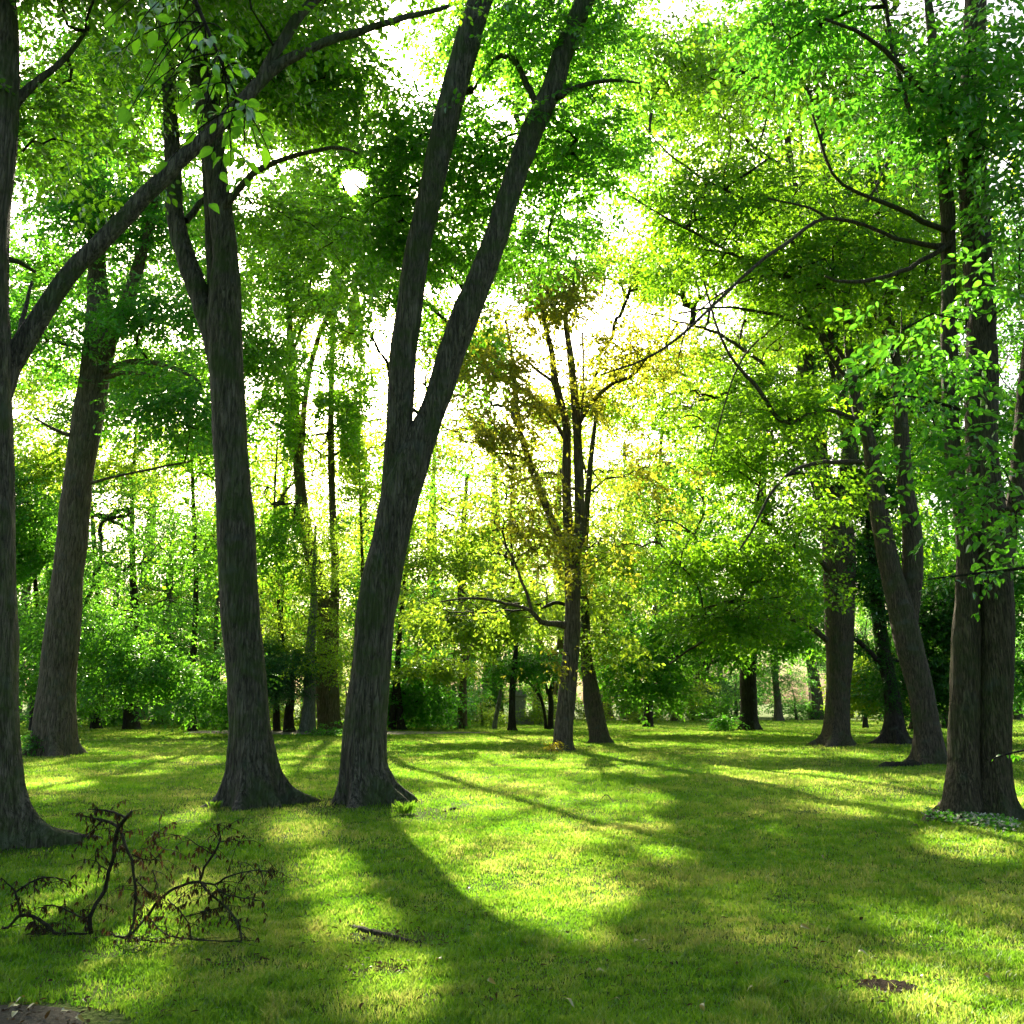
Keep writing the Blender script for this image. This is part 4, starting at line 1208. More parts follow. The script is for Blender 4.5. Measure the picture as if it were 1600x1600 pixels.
simple_tree('centre_top_hornbeam_tree', 'dark leafy crown high behind the two stems of the leaning forked trunk', (580, 1164), 16, 200, 0,
            [E(780, 400, 36, 2.4, 2.4, 1.6, 1.4), E(600, 380, 36, 2.4, 2.4, 2.2, 1.6), E(500, 200, 36, 2.6, 3, 2.6, 2.4), E(560, 300, 36, 2.6, 3, 2.6, 2.4), E(560, 480, 36, 1.8, 2, 1.6, 1.2), E(740, 540, 37, 2, 2, 1.6, 1.6), E(640, 560, 37, 1.4, 2, 1.6, .7), E(720, 680, 37, 1.6, 2, 1.4, .5), E(880, 420, 35, 2.2, 2, .9, 1.0), E(960, 230, 36, 2.4, 2.4, 2.4, 1.4), E(760, 60, 36, 3.4, 3, 3, 2), E(930, 60, 36, 3, 3, 3, 2), E(640, 480, 36, 1.4, 1.4, 1.4, .6)],
            LM['hornbeam'], K=320, per=14, padR=1.1, leaf=.14, tlen=.75, seed=77, slack=0.95,
            stems=[[(580, 1165, 20), (585, 1050, 15), (600, 900, 14), (628, 780, 13), (650, 690, 12), (685, 590, 11), (728, 480, 9), (768, 380, 7), (800, 280, 4)]])

# far trees: a few kinds, copied with their parts
def proto(kind, seed):
    rs = np.random.default_rng(seed)
    root = bpy.data.objects.new('far_tree', None)
    COL.objects.link(root)
    g = Geo()
    skel = []
    if kind == 'tall':
        p, r = bole(g, [(0, 0, -.3), (.1, 0, 2), (-.2, .1, 5), (.2, 0, 9), (0, 0, 14)], [.55, .42, .36, .26, .08], seg=16, step=.4, flare=.5, seed=seed, flute=.06)
        vols = [((0, 0, 9), (4.2, 4.2, 4.6), 3), ((1.5, 0, 5.2), (3.4, 3, 1.8), 1), ((-2, 0, 6), (3, 3, 2), 1), ((0, 0, 14), (3, 3, 2.5), 1)]
        K = 95
    elif kind == 'low':
        p, r = bole(g, [(0, 0, -.3), (.1, 0, 1.5), (-.2, .1, 4), (.2, 0, 8), (0, 0, 11)], [.4, .3, .26, .18, .05], seg=14, step=.4, flare=.5, seed=seed)
        vols = [((0, 0, 5), (4.2, 4, 4.2), 3), ((1.5, 0, 2.6), (3.4, 3, 1.6), 1.2), ((-1.6, -1, 2.6), (3, 3, 1.8), 1.2), ((0, 0, 9.5), (2.6, 2.6, 2.4), .8)]
        K = 95
    else:
        p, r = bole(g, [(0, 0, -.2), (.1, 0, .6), (.2, .1, 1.5), (.3, 0, 2.4)], [.12, .09, .06, .02], seg=8, step=.3, flare=.3, seed=seed)
        vols = [((0, 0, 1.2), (2.2, 1.8, 1.3), 2), ((1, 0, 2), (1.4, 1.2, 1.1), 1), ((-1.2, 0, .8), (1.4, 1.2, .8), 1)]
        K = 28
    skel = [(a, b) for a, b in zip(p[::2], r[::2]) if a[2] > (.4 if kind == 'bush' else 1.8)]
    V, polys, R = g.out()
    link('trunk' if kind != 'bush' else 'stem', mesh('trunk', V, polys, BARK['brown'], (0, 0, 0), None, True), root)
    # own crown without openings
    rs = np.random.default_rng(seed + 3)
    pads = sample_vols(vols, K, rs, .42, seed)
    pads = pads[pads[:, 2] > .3]
    g = Geo()
    grow(g, skel, pads, rs, r0=.013 if kind != 'bush' else .006, rmax=.1)
    per = 18
    n = len(pads) * per
    c = np.repeat(pads, per, 0)
    a = rs.uniform(0, 6.283, n)
    pr = .8 if kind == 'bush' else 1.3
    rr = np.sqrt(rs.uniform(0, 1, n)) * pr
    pos = c + np.stack([np.cos(a) * rr, np.sin(a) * rr, rs.normal(0, .28, n)], 1)
    pos = pos[pos[:, 2] > .15]
    a = a[:len(pos)]
    g2 = Geo()
    n = len(pos)
    sprays(g2, pos, rs.uniform(0, 6.283, n), rs.normal(.2, .3, n), rs.uniform(.7, 1.2, n), templates('quad', .18 if kind != 'bush' else .15, 1.1 if kind != 'bush' else .6, 13), rs)
    V2, P2, R2 = g2.out()
    V1, P1, R1 = g.out()
    o = len(V2)
    npl = sum(len(p) for k, p in P2)
    me = mesh('crown', np.concatenate([V2, V1]), P2 + [(k, p + o) for k, p in P1], [LM['elm'], BARK['dark']], (0, 0, 0), np.concatenate([R2, R1]),
              False, np.concatenate([np.zeros(npl, int), np.ones(sum(len(p) for k, p in P1), int)]))
    link('crown', me, root)
    return root


def copy_thing(src, name, loc, rz, s, label, cat, group, lm=None, bark=None):
    r = bpy.data.objects.new(name, None)
    COL.objects.link(r)
    r.location = loc
    r.rotation_euler = (0, 0, rz)
    r.scale = (s, s, s)
    tag(r, label, cat, group)
    for ch in src.children:
        c = ch.copy()
        COL.objects.link(c)
        c.parent = r
        m = lm if ch.name.startswith('crown') else bark
        if m:
            c.material_slots[0].link = 'OBJECT'
            c.material_slots[0].material = m
    return r


PT = {k: [proto(k, sd) for sd in sds] for k, sds in (('tall', (201, 202, 203)), ('low', (211, 212, 213)), ('bush', (221, 222)))}
GT, GB = 'trees along the far side of the park', 'bushes along the far side of the park'
FAR = [
    # px, base y, kind, scale, leaf, label
    (480, 1146, 'tall', .8, 'bright', 'slim pale far tree beside the left foot of the twin-stemmed trunk', 'pale'),
    (110, 1134, 'low', 1.0, 'beech', 'dim far tree seen beyond the base of the second trunk', None),
    (170, 1133, 'low', 1.1, 'dark', 'dark far tree under the hanging beech boughs, left one', None),
    (250, 1132, 'tall', 1.1, 'beech', 'far tree in deep shade behind the weeping beech', None),
    (330, 1131, 'low', 1.0, 'elm', 'far tree touching the left outline of the tall straight trunk', None),
    (395, 1127, 'tall', 1.2, 'bright', 'far sunny tree hidden mostly by the tall straight trunk', None),
    (560, 1128, 'tall', 1.2, 'elm', 'far tree between the twin-stemmed trunk and the leaning trunk', None),
    (672, 1130, 'low', 1.0, 'elm', 'rounded weeping far tree left of the upright lime trunk', None),
    (760, 1126, 'low', .9, 'beech', 'far tree just right of the upright lime trunk', None),
    (842, 1121, 'tall', 1.3, 'bright', 'hazy pale far tree rising left of the copper maple trunk', None),
    (950, 1124, 'tall', 1.1, 'bright', 'far tree seen right of the slanting maple trunk', None),
    (1055, 1127, 'low', 1.0, 'bright', 'far rounded tree under the hanging beech boughs on the right', None),
    (1110, 1122, 'low', 1.2, 'blue', 'bluish far tree left of the short dark trunk', None),
    (1216, 1127, 'tall', .8, 'elm', 'small leaning far tree between the short dark trunk and the grooved trunk', None),
    (1276, 1124, 'tall', 1.3, 'blue', 'far tree with thick pale trunk against the left side of the grooved trunk', None),
    (1390, 1122, 'low', 1.2, 'beech', 'far tree behind the ivy-clad trunk', None),
    (1460, 1126, 'low', 1.2, 'dark', 'dark far tree right of the curved trunk', None),
    (1590, 1124, 'low', 1.2, 'elm', 'far tree at the right edge beyond the huge trunk', None),
    (20, 1130, 'tall', 1.2, 'elm', 'far tree at the left edge behind the closest trunk', None),
]
rsf = np.random.default_rng(9)
for i, (px, by, kd, s, lmn, lab, bk) in enumerate(FAR):
    b = G(px, by)
    b[2] = 0
    copy_thing(PT[kd][i % 3], 'far_tree', b, rsf.uniform(0, 6.28), s, lab, 'tree', GT, LM[lmn], BARK[bk] if bk else None)
# the deep row that closes the view
WORDS = ['left edge', 'closest left trunk', 'second trunk', 'weeping beech', 'tall straight trunk', 'twin-stemmed trunk', 'leaning forked trunk', 'upright lime', 'leaning pale stem',
         'copper maple', 'slanting maple', 'hanging beech boughs', 'short dark trunk', 'grooved trunk', 'ivy-clad trunk', 'curved trunk', 'huge right trunk', 'right edge']
for i, w in enumerate(WORDS):
    px = -60 + i * 101 + rsf.uniform(-22, 22)
    Yd = rsf.uniform(105, 135)
    p = P(px, 1098, Yd)
    copy_thing(PT['tall' if i % 3 else 'low'][i % 3], 'far_tree', (p[0], Yd, 0), rsf.uniform(0, 6.28), rsf.uniform(1.25, 1.6),
               'tall green tree in the farthest row, in line with the ' + w, 'tree', GT, LM[['elm', 'beech', 'bright', 'hornbeam'][i % 4]])
for i, (px, Yd, s, lmn, w) in enumerate([(560, 94, 1.9, 'bright', 'leaning forked trunk'), (672, 100, 2.0, 'bright', 'upright lime trunk'), (770, 92, 1.9, 'maple', 'stone monument'), (880, 104, 2.1, 'bright', 'copper maple'),
                                     (985, 96, 2.0, 'bright', 'golden boughs beside the maple'), (1090, 104, 2.0, 'elm', 'arching bare branch'), (60, 98, 1.9, 'bright', 'gap right of the closest trunk'), (215, 94, 1.9, 'bright', 'weeping beech'),
                                     (320, 102, 2.0, 'elm', 'left side of the tall straight trunk'), (430, 96, 1.9, 'bright', 'twin-stemmed trunk')]):
    p = P(px, 1098, Yd)
    copy_thing(PT['tall'][i % 3], 'far_tree', (p[0], Yd, 0), rsf.uniform(0, 6.28), s, 'very tall pale green far tree rising behind the ' + w, 'tree', GT, LM[lmn])
FB = [(150, 1135, 1.0, 'beech', 'dim bush under the weeping beech'), (290, 1137, 1.0, 'elm', 'rounded bush at the right foot of the weeping beech'),
      (352, 1140, .8, 'beech', 'low bush touching the tall straight trunk at far lawn edge'), (470, 1134, 1.0, 'bright', 'sunny yellow bush between the far path and the twin-stemmed trunk'),
      (545, 1134, 1.0, 'bright', 'sunny bush left of the leaning forked trunk'), (668, 1137, 1.1, 'elm', 'leafy bush left of the upright lime trunk'),
      (755, 1135, .7, 'bright', 'bright yellow bush between the upright lime and the leaning pale stem'), (845, 1132, 1.0, 'bright', 'bright yellow bush behind the small bare multi-stem tree'),
      (1000, 1130, 1.0, 'bright', 'sunlit bush right of the slanting maple'), (1085, 1126, 1.2, 'beech', 'dark rounded bush left of the short dark trunk'),
      (1245, 1124, 1.1, 'elm', 'bush left of the grooved trunk in the hazy distance'), (1420, 1126, 1.4, 'dark', 'black shadowed bush behind the curved trunk'),
      (1580, 1118, 1.3, 'elm', 'bush at the right edge beyond the huge trunk'), (930, 1126, 1.0, 'bright', 'yellowish bush seen in the fork between the two maple trunks'),
      (700, 1128, 1.4, 'elm', 'wide bush far behind the upright lime trunk'), (60, 1137, 1.0, 'elm', 'bush beyond the foot of the closest left trunk'),
      (610, 1131, 1.3, 'bright', 'bright bush between the two legs of the slim hornbeam'), (1150, 1121, 1.6, 'elm', 'broad bush behind the short dark trunk'),
      (1330, 1122, 1.4, 'bright', 'sunny bush right of the grooved trunk')]
for i, (px, by, s, lmn, lab) in enumerate(FB):
    b = G(px, by)
    b[2] = 0
    copy_thing(PT['bush'][i % 2], 'far_bush', b, rsf.uniform(0, 6.28), s * 1.2, lab, 'bush', GB, LM[lmn])
for i, (x, y, w) in enumerate([(-12, -9, 'left'), (-2, -13, 'centre left'), (9, -10, 'right'), (20, -5, 'far right'), (-24, -4, 'far left'), (4, -24, 'deep centre'), (-14, -24, 'deep left'), (20, -24, 'deep right')]):  # unseen trees added behind the camera to cut open-sky light on trunks and lawn
    copy_thing(PT['tall'][i % 3], 'far_tree', (x, y, 0), rsf.uniform(0, 6.28), 1.35, 'park tree standing behind the viewpoint, ' + w, 'tree', 'park trees behind the viewpoint')
for L in PT.values():
    for r in L:
        for ch in list(r.children):
            bpy.data.objects.remove(ch)
        bpy.data.objects.remove(r)


# bare leaning stem, multi-stem tree
def bare(name, label, basepx, stems, bark, cat='tree', seed=1):
    b = G(*basepx)
    root = empty(name, b, label, cat)
    for i, s in enumerate(stems):
        pts, rad = px_path(s, b[1])
        if i == 0:
            pts = [np.array([pts[0][0], pts[0][1], -.2])] + pts
            rad = [rad[0]] + rad
        g = Geo()
        bole(g, pts, rad, seg=14, step=.25, flare=.3 if i == 0 else 0, seed=seed + i, roots=4)
        V, polys, R = g.out()
        link('trunk' if i == 0 else 'branch', mesh('branch', V, polys, BARK[bark], b, None, True), root)
    return root, b


bare('leaning_stem', 'pale thin leaning stem on the far lawn left of the stone monument', (772, 1139), [[(772, 1140, 8), (776, 1115, 7), (780, 1095, 7), (784, 1070, 5), (790, 1020, 4)]], 'pale', seed=81)
root, b = bare('multi_stem_tree', 'dark spreading many-stemmed tree directly left behind the maple trunk', (858, 1140),
               [[(860, 1141, 10), (861, 1100, 9), (860, 1080, 7), (868, 1050, 5), (872, 1010, 3)], [(853, 1141, 6), (850, 1110, 5), (842, 1085, 5), (825, 1065, 4), (812, 1050, 3), (795, 1040, 2)],
                [(857, 1085, 6), (850, 1060, 4), (845, 1030, 3)], [(843, 1087, 3), (842, 1065, 2), (843, 1050, 2)], [(860, 1090, 5), (866, 1060, 4), (862, 1030, 3)]], 'dark', seed=91)
sk = [(P(858 + k * 2, 1080 - k * 12, b[1]), .06) for k in range(6)]
crown('crown', root, b, sk, [E(850, 1040, 58, 2.2, 2, 1.2, 1), E(800, 1030, 58, 1.8, 1.5, .8, .6)], LM['elm'], BARK['dark'], K=40, per=12, padR=.9, leaf=.16, tlen=.8, nl=13, seed=92, gap=False)

# ------------------------------------------------------------------ far stone monument
def stone_mat():
    return soil_mat('weathered_stone', (0.16, 0.15, 0.14), (0.34, 0.32, 0.29), 6)


def box(g, c, s, bev=.02):
    x, y, z = c
    a, b_, h = s[0] / 2, s[1] / 2, s[2]
    prof = [(-bev, 0), (0, bev), (0, h - bev), (-bev, h)]
    V = []
    for (o, zz) in prof:
        for (sx, sy) in ((-1, -1), (1, -1), (1, 1), (-1, 1)):
            V.append((x + sx * (a + o), y + sy * (b_ + o), z + zz))
    Q = []
    for r in range(3):
        for k in range(4):
            Q.append((r * 4 + k, r * 4 + (k + 1) % 4, r * 4 + 4 + (k + 1) % 4, r * 4 + 4 + k))
    Q += [(12, 13, 14, 15), (3, 2, 1, 0)]
    g.add(np.array(V, float), np.array(Q))


b = G(811, 1132)
b[2] = 0
root = empty('stone_monument', b, 'small grey stone monument far off between the leaning pale stem and the maple', 'monument')
ST = stone_mat()
for nm, parts in (('plinth', [((0, 0, -.1), (2.2, 1.6, .35)), ((0, 0, .252), (1.7, 1.2, .3))]), ('shaft', [((0, 0, .555), (1.0, .8, 1.5))]), ('cap', [((0, 0, 2.058), (1.25, 1.0, .22)), ((0, 0, 2.28), (.7, .55, .3))])):
    g = Geo()
    for c, s in parts:
        box(g, (b[0] + c[0], b[1] + c[1], c[2]), s)
    V, polys, R = g.out()
    link(nm, mesh(nm, V, polys, ST, b), root)


# ------------------------------------------------------------------ low plants
def leafy(name, label, cat, cpx, spread, n, lm, leaf, hgt, seed, stems=7, group=None):
    b = G(*cpx)
    b[2] = 0
    rs = np.random.default_rng(seed)
    root = empty(name, b, label, cat, group)
    g = Geo()
    tips = []
    for k in range(stems):
        a = rs.uniform(0, 6.28)
        r = rs.uniform(.2, 1) * spread
        e = b + np.array([math.cos(a) * r, math.sin(a) * r * .7, hgt * rs.uniform(.5, 1.0)])
        m = (b + e) / 2 + np.array([0, 0, hgt * .3])
        t = np.linspace(0, 1, 7)[:, None]
        p = (1 - t) ** 2 * (b + np.array([rs.uniform(-.1, .1), rs.uniform(-.1, .1), -.03])) + 2 * t * (1 - t) * m + t * t * e
        tube(g, p, np.linspace(.012, .004, 7), 5)
        tips.append(p)
    V, polys, R = g.out()
    link('stem', mesh('stem', V, polys, BARK['dark'], b), root)
    g = Geo()
    T = np.concatenate([p[2:] for p in tips])
    k = rs.integers(0, len(T), n)
    pos = T[k] + rs.normal(0, .07 * spread + .03, (n, 3))
    pos[:, 2] = np.maximum(pos[:, 2], .04)
    sprays(g, pos, rs.uniform(0, 6.28, n), rs.normal(.2, .35, n), rs.uniform(.7, 1.2, n), templates('hex', leaf, leaf * 4.5, 9, 1), rs)
    V, polys, R = g.out()
    link('leaves', mesh('leaves', V, polys, lm, b, R), root)
    return root


leafy('low_shrub', 'low broad-leaved shrub at the left foot of the second trunk', 'shrub', (60, 1181), .75, 90, LM['elm'], .12, .75, 301)
leafy('low_shrub', 'tiny sunlit sprout at the right foot of the second trunk', 'shrub', (117, 1177), .3, 22, LM['bright'], .10, .45, 302, 4)
leafy('low_shrub', 'small dark shrub beside the left foot of the short dark trunk', 'shrub', (1134, 1142), 1.1, 90, LM['elm'], .18, .9, 303)
leafy('low_shrub', 'weedy growth round the foot of the distant twin-stemmed trunk', 'shrub', (510, 1150), 1.6, 80, LM['elm'], .14, .4, 304, 10)
leafy('low_shrub', 'small pale shoot at the left foot of the copper maple', 'shrub', (866, 1176), .35, 26, LM['gold'], .09, .45, 305, 4)

# taller grass tufts
def tuft(label, cpx, r, n, h, seed):
    b = G(*cpx)
    rs = np.random.default_rng(seed)
    V, T = [], []
    for k in range(n):
        a, q = rs.uniform(0, 6.28), abs(rs.normal(0, .55)) * r
        x, y = b[0] + math.cos(a) * q, b[1] + math.sin(a) * q
        hh = h * rs.uniform(.25, 1.15)
        l = rs.uniform(.1, .9) * hh
        la = a + rs.normal(0, .6)
        w = .004
        wa = rs.uniform(0, 6.28)
        o = len(V)
        V += [(x - w * math.cos(wa), y - w * math.sin(wa), -.01), (x + w * math.cos(wa), y + w * math.sin(wa), -.01), (x + .35 * l * math.cos(la), y + .35 * l * math.sin(la), hh * .65), (x + l * math.cos(la), y + l * math.sin(la), hh)]
        T += [(o, o + 1, o + 2), (o + 1, o + 3, o + 2)]
    V = np.array(V)
    o = link('grass_tuft', mesh('grass_tuft', V, [(3, np.array(T))], GRASSM, b, np.repeat(rs.uniform(.1, .7, n), 4)), None, b)
    tag(o, label, 'grass tuft')


tuft('longer grass tuft against the right root of the leaning forked trunk', (632, 1270), .13, 150, .16, 401)
tuft('thin grass tuft at the left root of the tall straight trunk', (335, 1262), .1, 90, .10, 402)
tuft('grass tuft at the left root of the huge right-hand trunk', (1452, 1296), .14, 150, .12, 403)

# ------------------------------------------------------------------ white blossom at the foot of the big right tree
rs = np.random.default_rng(55)
PET = leaf_mat('white_petal', [(.55, .55, .5), (.7, .68, .62), (.8, .76, .7)], [(.5, .48, .42), (.6, .58, .5), (.7, .66, .6)], .4, .03)
root = empty('blossom_patch', G(1520, 1292), 'low white blossoms and pale leaves in a strip of sun at the foot of the huge trunk', 'flowers')
root['kind'] = 'stuff'
g = Geo()
g2 = Geo()
LV, LQ, _ = leaf_verts('hex')
for k in range(900):
    u = rs.uniform()
    px = 1448 + 140 * u + rs.normal(0, 4)
    py = 1284 + 20 * u ** 1.5 + rs.normal(0, 4)
    c = G(px, py)
    c[2] = rs.uniform(.04, .16)
    tgt = g if rs.uniform() < .5 else g2
    for q in range(3):
        a = rs.uniform(0, 6.28)
        M = rotz(np.array([a])) @ roty(np.array([rs.uniform(-1.1, .1)])) @ rotx(np.array([rs.normal(0, .5)]))
        tgt.add((M[0] @ LV.T).T * (.036 if tgt is g else .05) + c, LQ, None, np.full(6, rs.uniform()))
V, polys, R = g.out()
link('petals', mesh('petals', V, polys, PET, root.location, R), root)
V, polys, R = g2.out()
link('leaves', mesh('leaves', V, polys, LM['elm'], root.location, R), root)


# ------------------------------------------------------------------ overhanging sprig near the camera, upper left
def sprig(name, label, path, Y, leaves_n, leaf, lm, seed, spread=.12, twigs=9, droop=.5):
    rs = np.random.default_rng(seed)
    pts, rad = px_path(path, Y)
    root = empty(name, pts[0], label, 'branch')
    g = Geo()
    p, r = resample(pts, rad, .06)
    tube(g, p, r, 8)
    ends = [p]
    for k in range(twigs):
        i = rs.integers(len(p) // 5, len(p) - 1)
        d = np.array([rs.normal(0, 1), rs.normal(0, .7), rs.normal(-.2, .5)])
        d /= np.linalg.norm(d)
        L = rs.uniform(.5, 1.3) * spread * 2
        t = np.linspace(0, 1, 7)[:, None]
        q = p[i] + d * L * t + np.array([0, 0, -1.0]) * (t * t) * L * droop
        tube(g, q, np.linspace(.0035, .0012, 7), 5)
        ends.append(q)
    V, polys, R = g.out()
    link('twig', mesh('twig', V, polys, BARK['dark'], pts[0]), root)
    g = Geo()
    allp = ends[1:] + [p[len(p) // 3:]]
    for k in range(leaves_n):
        q = allp[rs.integers(len(allp))]
        i = rs.integers(1, len(q))
        c = q[i]
        tg = q[i] - q[i - 1]
        a = math.atan2(tg[1], tg[0]) + rs.choice([-1, 1]) * rs.uniform(.5, 1.1)
        M = (rotz(np.array([a])) @ roty(np.array([rs.normal(.55, .4)])) @ rotx(np.array([rs.normal(0, .45)])))[0]
        g.add((M @ BIG.T).T * leaf * rs.uniform(.6, 1.15) + c, BIGQ, None, np.full(len(BIG), rs.uniform()))
    V, polys, R = g.out()
    link('leaves', mesh('leaves', V, polys, lm, pts[0], R, True), root)
    return root


# leaf blade with outline of 7 stations and pleated veins
st = np.linspace(0, 1, 9)
BIG, BIGQ = [], []
for i, s in enumerate(st):
    w = .23 * math.sin(math.pi * min(1, s * 1.02) ** .8) ** .8 if 0 < s < 1 else 0.004
    z = .05 * math.sin(s * 3) - .12 * s * s
    ple = .012 * (1 if i % 2 else -1)
    for k, t in enumerate((-1, -.5, 0, .5, 1)):
        BIG.append((s - .06 * abs(t) * 0 + .10 * abs(t) * (1 - s), t * w, z + .10 * abs(t) * w * 3 + ple * abs(t)))
BIG = np.array(BIG)
for i in range(8):
    for k in range(4):
        BIGQ.append((i * 5 + k, i * 5 + k + 1, i * 5 + k + 6, i * 5 + k + 5))
BIGQ = np.array(BIGQ)
sprig('hanging_branch', 'leafy twig hanging close overhead at upper left, with the largest leaves in view', [(250, -160, 14), (270, -80, 11), (300, -10, 8), (330, 60, 6), (360, 130, 4), (392, 190, 2)], 3.3, 230, .075, LM['beech'], 501, .14, 40, .8)
sprig('hanging_branch', 'leafy twig hanging at the right edge across the bark of the huge trunk', [(1660, 1180, 6), (1610, 1172, 4), (1575, 1178, 3), (1550, 1186, 2)], 11.2, 26, .085, LM['elm'], 502, .10, 5, .5)
sprig('hanging_branch', 'leafy twig crossing the huge trunk high up, ending left of it', [(1650, 880, 7), (1580, 890, 5), (1510, 898, 4), (1450, 905, 2.5)], 11.6, 80, .10, LM['elm'], 503, .14, 14, .6)
sprig('hanging_branch', 'leafy twig with broad leaves left of the huge trunk at mid height', [(1500, 640, 6), (1450, 625, 5), (1405, 618, 3), (1385, 625, 2)], 11.4, 80, .10, LM['elm'], 504, .18, 14, .6)

# ------------------------------------------------------------------ roots, fallen branch, sticks, leaves
def stick(name, label, cat, path_px, radii, bark='dark', group=None, zs=None, seed=0):
    rs = np.random.default_rng(seed)
    pts = []
    for k, (x, y) in enumerate(path_px):
        c = G(x, y)
        c[2] = (zs[k] if zs else radii[k] * .6) + float(gh([c[0]], [c[1]])[0])
        pts.append(c)
    g = Geo()
    p, r = resample(pts, radii, .03)
    V0 = len(p)
    p = p + rs.normal(0, .003, p.shape)
    tube(g, p, r * (1 + rs.normal(0, .06, V0)), 10)
    V, polys, R = g.out()
    o = link(name, mesh(name, V, polys, BARK[bark], pts[0], None, True), None, pts[0])
    return tag(o, label, cat, group)


stick('surface_root', 'dark root running over the grass from the closest left trunk', 'root', [(40, 1318), (75, 1310), (100, 1309), (130, 1311), (150, 1313), (172, 1318)], [.11, .08, .065, .05, .04, .012], 'dark', zs=[.02, .03, .02, .01, .01, -.01])
stick('fallen_stick', 'thick rotten stick lying in the grass at lower centre', 'stick', [(543, 1442), (570, 1452), (605, 1462), (640, 1473), (678, 1480)], [.014, .022, .020, .017, .008], 'dark', seed=4)
stick('fallen_stick', 'short dark stick on sunny grass right of the forked trunk', 'stick', [(690, 1268), (708, 1264), (722, 1264)], [.014, .022, .008], 'dark', seed=5)
stick('fallen_stick', 'thin curved twig standing out of the grass right of the lawn centre', 'stick', [(935, 1254), (948, 1250), (960, 1256)], [.006, .008, .004], 'dark', zs=[.01, .07, .01], seed=6)
stick('fallen_stick', 'long thin twig below the short dark stick', 'stick', [(692, 1286), (715, 1283), (740, 1281)], [.005, .007, .004], 'dark', seed=7)
stick('surface_root', 'low dark root mound left of the curved trunk', 'root', [(1368, 1200), (1385, 1197), (1405, 1196), (1430, 1196)], [.05, .12, .11, .15], 'dark', zs=[-.02, .0, .0, .03])
stick('surface_root', 'root creeping left from the huge right-hand trunk', 'root', [(1490, 1270), (1462, 1284), (1440, 1293), (1415, 1300)], [.14, .09, .05, .02], 'fine', zs=[.08, .03, .0, -.02])

